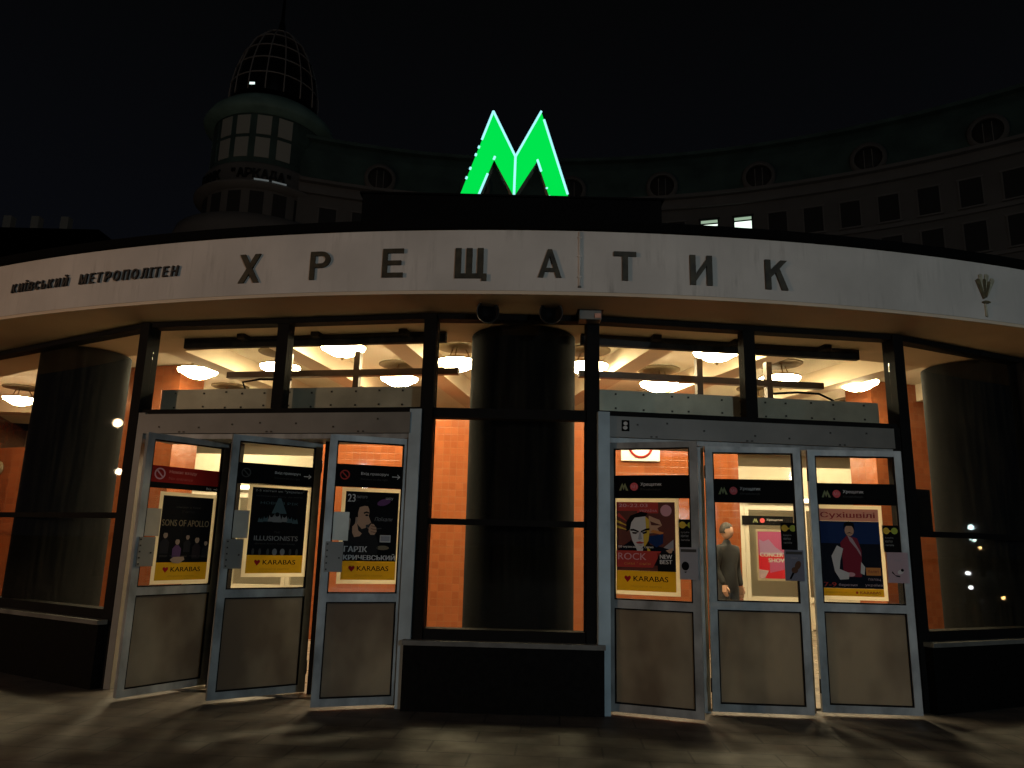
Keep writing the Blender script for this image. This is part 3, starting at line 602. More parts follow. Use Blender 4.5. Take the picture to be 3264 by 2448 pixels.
patch(o, mx, y - .0036, F([(.20, .385), (.235, .39), (.245, .36), (.225, .33), (.20, .34)]), M['skin2'], 'ear')
patch(o, mx, y - .0042, F([(.35, .435), (.40, .445), (.455, .435), (.455, .425), (.40, .43), (.355, .42)]), M['ink'], 'brow'); patch(o, mx, y - .0042, ell(x0 + W * .41, zs + .41, W * .032, .008, 10), M['ink'], 'eye')
patch(o, mx, y - .0042, F([(.24, .33), (.27, .27), (.34, .245), (.42, .262), (.455, .288), (.42, .30), (.38, .292), (.33, .285), (.28, .31)]), M['coat'], 'beard'); patch(o, mx, y - .0046, F([(.41, .315), (.465, .315), (.455, .300), (.42, .303)]), P('lip', (.16, .05, .04)), 'mouth')
patch(o, mx, y - .0048, F([(.30, .50), (.46, .43), (.475, .37), (.40, .36), (.33, .40)]), P('skin3', (.42, .24, .15)), 'cheek') if False else None
patch(o, mx, y - .005, F([(.46, .30), (.50, .335), (.55, .33), (.60, .30), (.61, .265), (.57, .235), (.50, .235), (.46, .26)]), M['skin'], 'hand')
for k in range(3): patch(o, mx, y - .0053, F([(.50, .318 - .026 * k), (.60, .310 - .026 * k), (.60, .305 - .026 * k), (.50, .313 - .026 * k)]), M['brownp'] if 'brownp' in M else M['ink'], 'finger_line')
patch(o, mx, y - .0056, F([(.40, .322), (.47, .330), (.47, .300), (.41, .295)]), M['dim'], 'microphone'); patch(o, mx, y - .0056, F([(.60, .295), (.70, .300), (.70, .290), (.60, .283)]), M['dim'], 'microphone')
patch(o, mx, y - .004, [(x0, zs + .30), (x0 + W * .08, zs + .39), (x0 + W * .12, zs + .37), (x0 + W * .1, zs + .27)], M['skin2'], 'hand')
text('lettering', 'Поїхали', x0 + W * .56, zs + .36, W * .34, 0.036, y - .002, mx, M['grey'], o, shear=0.3)
patch(o, mx, y - .002, rect(x0 + W * .68, x0 + W * .88, zs + .17, zs + .235), M['pale'], 'plate'); patch(o, mx, y - .003, rect(x0 + W * .695, x0 + W * .865, zs + .18, zs + .225), M['mid'], 'plate')
patch(o, mx, y - .002, ell(x0 + W * .74, zs + .12, W * .12, .02), M['tan'], 'artwork')
text('lettering', 'ГАРІК', x0 + W * .03, zs + .08, W * .42, 0.05, y - .004, mx, M['pale'], o, 0.03); text('lettering', 'КРИЧЕВСЬКИЙ', x0 + W * .03, zs + .01, W * .95, 0.055, y - .004, mx, M['pale'], o, 0.03)
strip(o, mx, y, x0, x1, z0, zs)
# 4: rock show poster
o, mx, y, x0, x1, z0, z1 = poster('R1', 0.055, 0.655, 1.02, 1.875, 'colourful angular face poster for a rock show, on the door beside the right pale jamb')
zs = z0 + 0.175; W = x1 - x0
patch(o, mx, y - .001, rect(x0, x1, zs, z1), P('maroon', (0.10, 0.035, 0.03)), 'artwork')
patch(o, mx, y - .002, [(x0, z1 - .08), (x0 + W * .36, z1 - .08), (x0 + W * .36, z1 - .1), (x0 + W * .72, z1 - .1), (x0 + W * .72, z1), (x0, z1)], M['redp'], 'artwork')
text('lettering', '20-22.03', x0 + W * .04, z1 - .045, W * .5, 0.03, y - .003, mx, M['pink'], o, 0.01); text('lettering', 'УКРАЇНА', x0 + W * .4, z1 - .088, W * .3, 0.026, y - .003, mx, M['pink'], o, 0.01)
patch(o, mx, y - .003, ell(x0 + W * .85, z1 - .075, W * .095, .052, 20), M['pink'], 'badge')
FACE = (([(0, .66), (.22, .58), (0, .62)], 'gold'), ([(0, .74), (.24, .63), (0, .70)], 'gold'), ([(0, .80), (.2, .70), (.04, .84)], 'redp'), ([(0, .28), (.22, .42), (.7, .36), (.98, .30), (.98, .08), (0, .08)], 'navy'),
        ([(.17, .56), (.17, .70), (.24, .80), (.34, .83), (.42, .86), (.54, .84), (.50, .78), (.30, .74), (.24, .60)], 'ink'),
        ([(.56, .80), (.74, .74), (.78, .66), (.70, .62), (.74, .56), (.54, .54)], 'skin'), ([(.58, .72), (.78, .66), (.60, .66)], 'maroon'), ([(.58, .56), (.80, .52), (.80, .56), (.62, .60)], 'orangep'), ([(.56, .50), (.80, .54), (.79, .40), (.68, .34), (.54, .42)], 'blue'),
        ([(.23, .58), (.26, .70), (.32, .77), (.50, .79), (.51, .60), (.46, .52), (.47, .36), (.40, .30), (.33, .34), (.27, .44)], 'pale'),
        ([(.50, .79), (.56, .74), (.57, .58), (.55, .44), (.48, .34), (.47, .36), (.46, .52), (.51, .60)], 'gold'),
        ([(.24, .60), (.30, .605), (.385, .575), (.385, .55), (.30, .575), (.24, .575)], 'ink'), ([(.42, .575), (.50, .61), (.57, .62), (.57, .59), (.50, .58), (.42, .55)], 'ink'),
        ([(.27, .56), (.37, .555), (.34, .53), (.28, .535)], 'ink'), ([(.44, .555), (.53, .575), (.52, .545), (.46, .53)], 'ink'),
        ([(.40, .56), (.42, .55), (.44, .46), (.40, .445), (.37, .455)], 'mid'), ([(.33, .41), (.40, .425), (.48, .41), (.44, .39), (.36, .39)], 'redp'), ([(.35, .40), (.46, .40), (.42, .393)], 'ink'), ([(.36, .375), (.45, .375), (.42, .36)], 'mid'),
        ([(.25, .45), (.30, .36), (.38, .30), (.46, .31), (.55, .42), (.60, .34), (.64, .16), (.18, .16), (.20, .34)], 'ink'), ([(.33, .35), (.40, .31), (.46, .33), (.44, .24), (.38, .22)], 'pale'), ([(.52, .36), (.58, .30), (.54, .22)], 'gold'), ([(.18, .22), (.28, .28), (.26, .18)], 'redp'),
        ([(.80, .34), (.97, .46), (.97, .30)], 'mid'), ([(.84, .30), (.97, .34), (.92, .24)], 'skin'))
for k, (poly, m) in enumerate(FACE): patch(o, mx, y - .0025 - .0004 * k, [(x0 + W * a, zs + (z1 - zs) * c_) for a, c_ in poly], M[m], 'artwork')
yy = y - .0125
text('lettering', '100 музикантів. 1 сцена', x0 + W * .03, zs + .195, W * .6, 0.026, yy, mx, M['pale'], o, 0.01)
patch(o, mx, yy, [(x0, zs + .03), (x0 + W * .62, zs + .03), (x0 + W * .76, zs + .175), (x0, zs + .175)], M['redp'], 'artwork')
text('lettering', 'ROCK', x0 + W * .03, zs + .095, W * .48, 0.06, yy - .001, mx, M['pink'], o, 0.01); text('lettering', 'симфонія', x0 + W * .13, zs + .045, W * .45, 0.032, yy - .001, mx, M['orangep'], o)
patch(o, mx, yy, rect(x0 + W * .70, x0 + W, zs, zs + .16), M['ink'], 'artwork')
text('lettering', 'NEW', x0 + W * .74, zs + .11, W * .2, 0.036, yy - .001, mx, M['pale'], o, 0.03); text('lettering', 'BEST', x0 + W * .74, zs + .065, W * .2, 0.036, yy - .001, mx, M['pale'], o, 0.03)
strip(o, mx, y - .012, x0, x1, z0, zs)
# 6: dancer poster
o, mx, y, x0, x1, z0, z1 = poster('R3', 0.035, 0.66, 1.005, 1.87, 'poster of a moustached dancer in red with white sleeves, on the rightmost door')
zs = z0 + 0.07; W = x1 - x0
patch(o, mx, y - .001, rect(x0, x1, zs, z1 - .115), M['navy'], 'artwork'); patch(o, mx, y - .001, rect(x0, x1, z1 - .113, z1), P('rose', (0.44, 0.22, 0.20), 0.3), 'artwork')
patch(o, mx, y - .002, rect(x0, x1, z1 - .32, z1 - .115), M['blue'], 'artwork')
text('lettering', 'Сухішвілі', x0 + W * .04, z1 - .095, W * .9, 0.065, y - .002, mx, M['wine'], o, 0.02)
for poly, m in (([(.34, .60), (.46, .70), (.62, .66), (.68, .50), (.66, .15), (.36, .15), (.36, .4)], 'wine'), ([(.18, .42), (.28, .56), (.38, .52), (.32, .36), (.30, .25), (.46, .20), (.44, .12), (.30, .11), (.22, .22)], 'pale'),
                ([(.66, .35), (.72, .28), (.70, .18), (.64, .2)], 'pale'), ([(.46, .70), (.54, .66), (.66, .48), (.67, .42), (.60, .52), (.5, .62)], 'lilac')):
    patch(o, mx, y - .003 - .001 * (m != 'wine') - .0003 * (m == 'lilac'), [(x0 + W * a, zs + (z1 - zs) * c_ * .95) for a, c_ in poly], M[m], 'figure')
patch(o, mx, y - .003, ell(x0 + W * .50, zs + .525, W * .075, .052), M['skin'], 'face'); patch(o, mx, y - .0036, [(x0 + W * .40, zs + 0.5320), (x0 + W * .42, zs + 0.5920), (x0 + W * .5, zs + 0.6120), (x0 + W * .58, zs + 0.5920), (x0 + W * .59, zs + 0.5320), (x0 + W * .55, zs + 0.5670), (x0 + W * .44, zs + 0.5670)], M['ink'], 'hair')
patch(o, mx, y - .0036, [(x0 + W * .44, zs + 0.4970), (x0 + W * .5, zs + 0.5100), (x0 + W * .56, zs + 0.4970), (x0 + W * .5, zs + 0.5010)], M['ink'], 'moustache'); patch(o, mx, y - .0036, ell(x0 + W * .48, zs + .125, W * .07, .02), M['pink'], 'hand')
patch(o, mx, y - .004, rect(x0 + W * .73, x0 + W * .97, zs + .12, zs + .19), M['orangep'], 'plate'); text('lettering', 'балет', x0 + W * .76, zs + .145, W * .18, 0.024, y - .005, mx, M['wine'], o)
text('lettering', '7-9', x0 + W * .03, zs + .012, W * .2, 0.04, y - .004, mx, M['redp'], o, 0.02); text('lettering', 'березня', x0 + W * .27, zs + .015, W * .3, 0.028, y - .004, mx, M['lilac'], o, 0.01)
text('lettering', 'палац', x0 + W * .76, zs + .07, W * .2, 0.024, y - .004, mx, M['lilac'], o); text('lettering', 'україна', x0 + W * .7, zs + .018, W * .28, 0.028, y - .004, mx, M['lilac'], o, 0.01)
patch(o, mx, y - .001, rect(x0, x1, z0, zs - .001), M['yellow'], 'ticket_strip'); text('lettering', 'обирайте квитки', x0 + W * .05, z0 + .022, W * .35, 0.022, y - .002, mx, M['dyel'], o)
patch(o, mx, y - .002, ell(x0 + W * .56, z0 + .034, .012, .012, 10), M['heart'], 'heart'); text('lettering', 'KARABAS', x0 + W * .61, z0 + .022, W * .34, 0.024, y - .002, mx, M['wine'], o, 0.01)

# ----- station name, operator name, emblem, conduit on the fascia
def fmx(t, r=RF): 
    a = R(t); return Matrix.Translation((C[0] + r * math.sin(a), C[1] - r * math.cos(a), 0)) @ Matrix.Rotation(a, 4, 'Z')
sg = thing('station_name_sign', 'large worn bronze letters spelling the station name on the white fascia', 'sign', (0.58, 6.3, 3.77))
def letter_polys(ch):
    """plain grotesque capitals as convex-ish strokes in a unit box (x, z), stroke about a fifth of the height"""
    t, h = .235, .165
    b_ = lambda x0, x1, z0, z1: [(x0, z0), (x1, z0), (x1, z1), (x0, z1)]
    if ch == 'Х': return [[(0, 0), (.27, 0), (1, 1), (.74, 1)], [(.73, 0), (1, 0), (.27, 1), (0, 1)]]
    if ch == 'Р':
        n = 10; o = [(.55 + .45 * math.sin(math.pi * i / n), .71 + .29 * math.cos(math.pi * i / n)) for i in range(n + 1)]
        i_ = [(.53 + .22 * math.sin(math.pi * i / n), .71 + .14 * math.cos(math.pi * i / n)) for i in range(n + 1)]
        return [b_(0, t, 0, 1), [(t, 1)] + o + [(t, .42), (t, .57)] + i_[::-1] + [(t, .85)]]
    if ch == 'Е': return [b_(0, t, 0, 1), b_(t, 1, .845, 1), b_(t, .9, .43, .58), b_(t, 1, 0, .155)]
    if ch == 'Щ': return [b_(0, .19, .22, 1), b_(.35, .54, .22, 1), b_(.70, .89, .22, 1), b_(0, .89, .08, .219), [(.84, 0), (1, 0), (1, .215), (.891, .215), (.891, .079), (.84, .079)]]
    if ch == 'А': return [[(0, 0), (.22, 0), (.59, 1), (.41, 1)], [(.78, 0), (1, 0), (.59, 1), (.41, 1)], b_(.24, .76, .20, .33)]
    if ch == 'Т': return [b_(.38, .63, 0, .84), b_(0, 1, .841, 1)]
    if ch == 'И': return [b_(0, .25, 0, 1), b_(.75, 1, 0, 1), [(.251, .12), (.251, .36), (.749, .88), (.749, .64)]]
    if ch == 'К': return [b_(0, .25, 0, 1), [(.251, .40), (.251, .66), (.70, 1), (1, 1)], [(.45, .62), (.72, 0), (1, 0), (.62, .76)]]
for ch, t, w_, z0, z1 in (('Х', -11.63, .215, 3.779, 4.062), ('Р', -8.97, .195, 3.783, 4.056), ('Е', -6.365, .195, 3.788, 4.064), ('Щ', -3.665, .29, 3.750, 4.062), ('А', -0.99, .21, 3.789, 4.057), ('Т', 1.557, .205, 3.779, 4.053), ('И', 4.17, .205, 3.765, 4.049), ('К', 6.83, .215, 3.762, 4.047)):
    q = MB()
    for k, poly in enumerate(letter_polys(ch)): q.prism([(-w_ / 2 + a * w_, z0 + c_ * (z1 - z0)) for a, c_ in poly], -0.020 - .0006 * k, -0.002, fmx(t))
    q.build('letter', M['letter'], sg)
op = thing('operator_name_sign', 'small black slanted lettering naming the metro operator at the left end of the fascia', 'sign', (-4.3, 7.1, 3.9))
def arcword(word, t0, t1, h_):
    ws = [(.45 if c_ == 'І' or c_ == 'Ї' else 1.25 if c_ == 'М' else .85 if c_ in 'ЕСЬТ' else 1.0) for c_ in word]; tot = sum(ws); acc = 0
    for c_, w_ in zip(word, ws):
        t = t0 + (t1 - t0) * (acc + w_ / 2) / tot; acc += w_
        k = h_ * (0.72 * w_ if w_ < 1.2 else 0.95); hh = h_ * (1.28 if c_ in 'ЙЇ' else 1.0)
        text('letter', c_, -k / 2, 3.895 + .012 * (t + 22.7) / 8 * -1 + .012, k, hh, -0.004, fmx(t), M['blackletter'], op, 0.02, 0.02, 0.12)
arcword('КИЇВСЬКИЙ', -22.75, -19.55, 0.093); arcword('МЕТРОПОЛІТЕН', -19.1, -14.45, 0.105)
em = thing('fan_emblem', 'worn bronze fan shaped emblem on a stem at the right end of the fascia', 'emblem', (4.6, 6.87, 3.68))
mx = fmx(15.15)
ghost = mat('emblem_ghost_mark', (0.42, 0.385, 0.27), 0.7, var=0.4, scale=20)
bronze = mat('emblem_bronze', (0.12, 0.095, 0.045), 0.5, var=0.6, scale=18)
for k, (a0, r0, r1, wd, m_) in enumerate(((-5, .05, .275, .050, ghost), (11, .06, .285, .050, ghost), (27, .08, .27, .050, ghost), (-17, .03, .225, .050, bronze), (3.5, .06, .225, .034, bronze), (18, .05, .215, .034, bronze))):
    d = Vector((math.sin(R(a0)), math.cos(R(a0)))); n = Vector((d.y, -d.x)); base = Vector((0.0, 3.845)); p0 = base + d * r0; p1 = base + d * r1
    q = MB(); q.prism([tuple(p0 - n * wd * .22), tuple(p1 - n * wd * .5), tuple(p1 + d * .012), tuple(p1 + n * wd * .5), tuple(p0 + n * wd * .22)][::-1], -0.010 - .004 * (k > 2) - .0007 * k, -0.003, mx); q.build('petal', m_, em)
q = MB(); q.prism(ell(0.005, 3.838, .045, .014, 16), -0.026, -0.003, mx); q.build('collar', bronze, em)
q = MB(); q.prism([(-.012, 3.695), (.014, 3.69), (.012, 3.826), (-.010, 3.826)], -0.012, -0.003, mx); q.build('stem', ghost, em)
cd_ = thing('conduit_pipe', 'thin pale vertical pipe on the fascia right of the letter A', 'pipe', (0.58, 6.3, 3.7))
q = MB(); q.tube([Vector((0.585, 6.315, 3.715)), Vector((0.585, 6.315, 4.235))], 0.013); q.build('pipe', M['plaster'], cd_)
q = MB(); q.tube([Vector((0.585, 6.315, 3.70)), Vector((0.585, 6.315, 3.716))], 0.016); q.build('end_cap', M['panel'], cd_)
q = MB()
for z in (3.8, 4.0, 4.18): q.box((0.585, 6.314, z), (0.04, 0.02, 0.010))
q.build('clip', M['plaster'], cd_)

# ----- green M sign on the roof
ms = thing('metro_sign', 'glowing green metro letter M with ice blue neon edges on a black roof plinth', 'sign', (0, 8.0, 4.33))
q = MB(); q.box((-0.05, 8.35, 4.84), (3.44, 0.9, 1.0)); q.box((-0.05, 8.35, 5.351), (3.5, 0.96, 0.02)); q.build('plinth', M['plinthtop'], ms)
OUT = [(-0.667, 5.38), (-0.300, 6.486), (-0.023, 5.90), (0.273, 6.500), (0.613, 5.38), (0.392, 5.38), (0.236, 5.865), (-0.030, 5.40), (-0.275, 5.865), (-0.448, 5.38)]
Lh = [(-0.667, 5.38), (-0.300, 6.486), (-0.023, 5.90), (-0.030, 5.40), (-0.275, 5.865), (-0.448, 5.38)]
Rh = [(-0.023, 5.90), (0.273, 6.500), (0.613, 5.38), (0.392, 5.38), (0.236, 5.865), (-0.030, 5.40)]
q = MB()
for h_ in (Lh, Rh): q.prism(h_, 8.004, 8.18)
q.build('letter_body', M['signside'], ms)
q = MB()
for h_ in (Lh, Rh):
    cx = sum(p[0] for p in h_) / 6; cz = sum(p[1] for p in h_) / 6
    q.prism(h_, 7.985, 8.003)
q.build('letter_face', M['green'], ms)
def tubes(segs, r=0.014):
    for a, c_ in segs:
        q = MB(); q.tube([(a[0], 7.975, a[1]), (c_[0], 7.975, c_[1])], r); q.build('neon_tube', M['neon'], ms)
def lerp(a, b_, t): return (a[0] + (b_[0] - a[0]) * t, a[1] + (b_[1] - a[1]) * t)
A_, B_, N_, D_, E_, F_, G_, V_, H_, I_ = OUT
tubes([(B_, N_), (N_, D_), (lerp(D_, E_, .10), lerp(D_, E_, .95)), (lerp(B_, A_, 0), lerp(B_, A_, .34)), (N_, lerp(N_, V_, .98)), (lerp(I_, H_, .02), lerp(I_, H_, .6)), (lerp(G_, F_, .0), lerp(G_, F_, .30)), (lerp(H_, I_, -.06), lerp(H_, I_, .02))])
for a, c_, ts in ((B_, A_, (.43, .52, .68, .79)), (G_, F_, (.74, .95)), (D_, E_, (.99,))):
    for t in ts: tubes([(lerp(a, c_, t - .012), lerp(a, c_, t + .012))], 0.014)

# ----- fittings under the canopy
def spot(loc, rz, lab):
    o = thing('round_floodlight', lab, 'floodlight', loc, rz, 'floodlights under the canopy')
    T = o.matrix_basis
    q = MB(); q.box((0, 0.12, 0.06), (0.06, 0.05, 0.02), T); q.tube([T @ Vector((0, .12, .06)), T @ Vector((0, .1, -.02)), T @ Vector((0, .02, -.06))], 0.014)
    q.build('bracket', M['black'], o)
    tilt = T @ Matrix.Rotation(R(100), 4, 'X')
    q = MB(); q.lathe([(0.0, 0.10 - .2), (0.045, -.10), (0.09, -.03), (0.105, 0.03), (0.108, 0.05), (0.095, 0.05), (0.085, 0.0), (0.03, -.04), (0.0, -.045)], (0, 0, 0), 28)
    for v in q.bm.verts: v.co = tilt @ (v.co + Vector((0, 0, 0.02)))
    bd = q.build('bowl', M['black'], o)
    q = MB(); q.lathe([(0.104, 0.052), (0.112, 0.055), (0.112, 0.062), (0.104, 0.062)], (0, 0, 0), 28)
    for v in q.bm.verts: v.co = tilt @ (v.co + Vector((0, 0, 0.02)))
    q.build('rim', M['bolt'], bd)
    return o
spot((-0.265, 6.72, 3.575), R(18), 'black round floodlight under the canopy, left one turned aside'); spot((0.355, 6.72, 3.58), R(-4), 'black round floodlight under the canopy, right one facing the square')
jb = thing('junction_box', 'small pale box fixed under the canopy beside the right floodlight', 'box', (0.73, 6.82, 3.59))
q = MB(); q.box((0.73, 6.82, 3.585), (0.21, 0.16, 0.09)); q.build('case', M['panel'], jb, 0.006)
q = MB(); q.box((0.73, 6.82, 3.634), (0.25, 0.19, 0.008)); q.build('mounting_plate', M['bolt'], jb)
q = MB(); q.box((0.80, 6.735, 3.575), (0.06, 0.012, 0.045)); q.build('lens_cover', P('lens', (0.7, 0.38, 0.28)), jb)
# small black sticker on the right transom panel
q = MB(); q.box((0.30, -0.1115, 2.555), (0.075, 0.003, 0.105), mR); o = q.build('transom_sticker', M['bblack']); tag(o, 'tiny black sticker with pale marks on the grey panel above the right doors', 'sticker')
patch(o, mR, -0.1140, ell(0.30, 2.575, .022, .02, 8), M['pale'], 'mark'); patch(o, mR, -0.1140, ell(0.295, 2.535, .024, .018, 9), M['pale'], 'mark')
# notice board against the right side glass
mS, LS = frame2(PTS[5], PTS[6])
q = MB(); q.box((0.24, 0.06, 1.865), (0.34, 0.04, 0.42), mS); nb = q.build('notice_board', M['black']); tag(nb, 'black square board inside the glass right of the right doors', 'board')
q = MB(); q.box((0.24, 0.036, 1.865), (0.30, 0.006, 0.38), mS); q.build('board_face', M['base'], nb)
# prohibition sign, round wall clock and small notice inside the hall
ps = thing('prohibition_sign', 'white rounded sign with a red ring on the orange tiled wall', 'sign', (1.97, 11.19, 2.9))
q = MB(); q.box((1.97, 11.182, 2.93), (0.59, 0.03, 0.47)); q.build('plate', M['white'], ps, 0.012)
q = MB(); q.lathe([(0.125, 0.0), (0.155, 0.0), (0.155, 0.006), (0.125, 0.006)], (0, 0, 0), 32)
for v in q.bm.verts: v.co = Vector((1.97 + v.co.x * 1.2, 11.166 - v.co.z, 2.925 + v.co.y * 1.2))
q.build('ring', M['red'], ps)
mW, _ = frame2((-11.6, 14.2), (-6.42, 11.72))
ck = thing('wall_disc', 'pale round disc on the orange wall at the far left', 'disc', (mW @ Vector((3.05, 0, 2.5)))[:])
q = MB(); q.lathe([(0, 0), (0.115, 0), (0.125, .01), (0.125, .04)], (0, 0, 0), 28)
for v in q.bm.verts: v.co = mW @ Vector((3.05 + v.co.x * 1.1, -.042 + v.co.z, 2.5 + v.co.y))
q.build('rim', M['rosette'], ck)
q = MB(); q.lathe([(0, 0), (0.10, 0), (0.10, .006)], (0, 0, 0), 28)
for v in q.bm.verts: v.co = mW @ Vector((3.05 + v.co.x * 1.1, -.05 + v.co.z, 2.5 + v.co.y))
q.build('face', M['housing'], ck)
mQ, LQ = frame2(PTS[1], PTS[2])
q = MB(); q.box((0.64, -0.01, 1.03), (0.20, 0.006, 0.20), mQ); o = q.build('small_notice', M['white']); tag(o, 'small white notice with red writing on the glass at the far left', 'notice')
text('lettering', 'СТІЙ', 0.57, 1.07, 0.13, 0.035, -0.0145, mQ, M['red'], o, 0.01); text('lettering', 'увага', 0.57, 0.99, 0.13, 0.04, -0.0145, mQ, M['red'], o)

# ----- poster on the inner door, and the woman or man standing inside
q = MB(); q.box((4.87, 13.94, 1.34), (0.60, 0.006, 0.92)); o = q.build('poster', M['paper']); tag(o, 'pink and red concert poster on the inner door, seen through the door without a poster', 'poster')
I4 = Matrix.Identity(4); X0, Z0 = 4.60, 0.92
patch(o, I4, 13.934, rect(X0, X0 + .54, Z0 + .42, Z0 + .84), M['magenta'], 'artwork'); patch(o, I4, 13.934, rect(X0, X0 + .54, Z0, Z0 + .419), M['hot'], 'artwork')
patch(o, I4, 13.932, [(X0 + .03, Z0 + .43), (X0 + .02, Z0 + .70), (X0 + .1, Z0 + .66), (X0 + .2, Z0 + .70), (X0 + .32, Z0 + .56), (X0 + .5, Z0 + .44)], M['mauve'], 'artwork')
patch(o, I4, 13.932, [(X0 + .2, Z0 + .1), (X0 + .54, Z0 + .18), (X0 + .54, Z0 + .36), (X0 + .2, Z0 + .32)], M['magenta'], 'artwork'); patch(o, I4, 13.932, [(X0, Z0), (X0 + .1, Z0), (X0 + .18, Z0 + .14), (X0, Z0 + .16)], M['lilac'], 'artwork')
text('lettering', 'CONCERT', X0 + .03, Z0 + .39, .48, .07, 13.930, I4, M['pale'], o, 0.03); text('lettering', 'SHOW', X0 + .18, Z0 + .29, .34, .07, 13.930, I4, M['pale'], o, 0.03)
q = MB(); q.box((4.8, 13.94, 1.96), (0.95, 0.006, 0.17)); o = q.build('door_banner', M['bblack']); tag(o, 'small black banner above the pink concert poster inside', 'banner')
patch(o, I4, 13.934, [(4.52 + a * .1, 1.92 + c_ * .08) for a, c_ in [(0, 0), (.35, 1), (.5, .6), (.65, 1), (1, 0), (.76, 0), (.64, .5), (.5, 0), (.36, .5), (.24, 0)]], M['olive'], 'metro_letter'); patch(o, I4, 13.934, ell(4.7, 1.96, .045, .045, 16), M['linered'], 'line_badge')
text('lettering', 'Хрещатик', 4.78, 1.95, .3, .045, 13.934, I4, M['pale'], o, 0.01)

def person(loc, rz):
    o = thing('person', 'person in a dark jacket standing inside behind the door without a poster', 'person', loc, rz)
    V = [(0, 0, .95), (0, 0.0, 1.12), (0, 0.01, 1.32), (0, 0.0, 1.47), (0, -.01, 1.56),           # 0-4 pelvis chest neck head base
         (-.19, 0, 1.41), (-.23, .02, 1.14), (-.20, -.10, .93), (.19, 0, 1.41), (.24, .03, 1.14), (.21, -.06, .90),   # 5-10 arms
         (-.10, 0, .90), (-.11, -.02, .50), (-.12, .03, .08), (-.12, -.13, .04), (.10, 0, .90), (.12, -.01, .50), (.13, .04, .08), (.14, -.12, .04)]
    Ed = [(0, 1), (1, 2), (2, 3), (3, 4), (2, 5), (5, 6), (6, 7), (2, 8), (8, 9), (9, 10), (0, 11), (11, 12), (12, 13), (13, 14), (0, 15), (15, 16), (16, 17), (17, 18)]
    rad = [.15, .14, .16, .06, .055, .075, .058, .042, .075, .058, .042, .10, .07, .048, .035, .10, .07, .048, .035]
    me = bpy.data.meshes.new('body'); me.from_pydata([o.matrix_basis @ Vector(v) for v in V], Ed, [])
    tmp = bpy.data.objects.new('body_tmp', me); COL.objects.link(tmp)
    sk = tmp.modifiers.new('skin', 'SKIN'); ss = tmp.modifiers.new('sub', 'SUBSURF'); ss.levels = 2; ss.render_levels = 2
    for i, r_ in enumerate(rad): me.skin_vertices[0].data[i].radius = (r_, r_ * (.72 if i < 3 else 1))
    me.skin_vertices[0].data[0].use_root = True
    bpy.context.view_layer.update(); fin = bpy.data.meshes.new_from_object(tmp.evaluated_get(bpy.context.evaluated_depsgraph_get()))
    bpy.data.objects.remove(tmp); fin.name = 'body'; fin.materials.append(mat('dark_clothing', (0.012, 0.012, 0.014), 0.85, var=.3, scale=6))
    for p in fin.polygons: p.use_smooth = True
    link(bpy.data.objects.new('body', fin), o)
    skin = mat('skin', (0.48, 0.27, 0.18), 0.5); T = o.matrix_basis
    q = MB(); bmesh.ops.create_icosphere(q.bm, subdivisions=3, radius=1.0)
    for v in q.bm.verts:
        c_ = v.co; n_ = math.exp(-((c_.x / .18) ** 2 + ((c_.z + .12) / .2) ** 2)) if c_.y < 0 else 0
        eye = sum(math.exp(-(((c_.x - s_ * .38) / .16) ** 2 + ((c_.z - .08) / .12) ** 2)) for s_ in (-1, 1)) if c_.y < 0 else 0
        jaw = 1 - .22 * max(0, -c_.z)
        v.co = T @ Vector((c_.x * .078 * jaw, -.015 + c_.y * .098 - .022 * n_ + .012 * eye, 1.66 + c_.z * .118))
    for f in q.bm.faces: f.smooth = True
    q.build('head', skin, o)
    q = MB(); bmesh.ops.create_icosphere(q.bm, subdivisions=3, radius=1.0)
    bmesh.ops.delete(q.bm, geom=[v for v in q.bm.verts if v.co.z < -.3 or (v.co.y < -.5 and v.co.z < .25)], context='VERTS')
    for v in q.bm.verts: v.co = T @ Vector((v.co.x * .087, -.005 + v.co.y * .105, 1.665 + v.co.z * .125))
    q.build('hair', mat('dark_hair', (0.02, 0.014, 0.01), 0.6), o)
    for s_, wr in ((-1, Vector((-.20, -.10, .93))), (1, Vector((.21, -.06, .90)))):
        q = MB(); q.box((wr.x, wr.y - .012, wr.z - .05), (.035, .07, .09), T)
        for k in range(4):
            fy = wr.y - .042 + k * .02; L_ = (.062, .072, .068, .052)[k]
            q.tube([T @ Vector((wr.x, fy, wr.z - .085)), T @ Vector((wr.x - s_ * .006, fy - .004, wr.z - .085 - L_ * .55)), T @ Vector((wr.x - s_ * .02, fy - .006, wr.z - .085 - L_))], .0085, 6)
        q.tube([T @ Vector((wr.x, wr.y - .045, wr.z - .03)), T @ Vector((wr.x - s_ * .012, wr.y - .07, wr.z - .065)), T @ Vector((wr.x - s_ * .018, wr.y - .068, wr.z - .095))], .010, 6)
        q.build('hand', skin, o)
person((3.10, 10.75, 0.02), R(35))

# ----- bowl lamps under the hall ceiling
lamp = thing('ceiling_lamp', 'x', 'lamp', (0, 0, 0))
r_ = 0.28
q = MB(); q.lathe([(0.0, -.145), (.06, -.14), (.13, -.118), (.19, -.085), (.235, -.05), (.265, -.045), (r_, -.015), (r_, 0)], (0, 0, 0), 32); q.build('bowl', M['bowl'], lamp)
q = MB(); q.lathe([(0, .004), (r_ - .004, .004), (r_ - .004, .012), (0, .03)], (0, 0, 0), 32); q.build('light_stop_plate', M['rosette'], lamp)  # plate added over the bowl to cut its glow on the ceiling
q = MB(); q.lathe([(r_ + .001, -.012), (r_ + .012, -.008), (r_ + .012, .006), (r_ + .001, .008)], (0, 0, 0), 32); q.build('rim', M['brass'], lamp)
q = MB(); q.lathe([(0, -.185), (.012, -.18), (.018, -.165), (.03, -.155), (.03, -.148), (0, -.146)], (0, 0, 0), 16); q.build('finial', M['brass'], lamp)
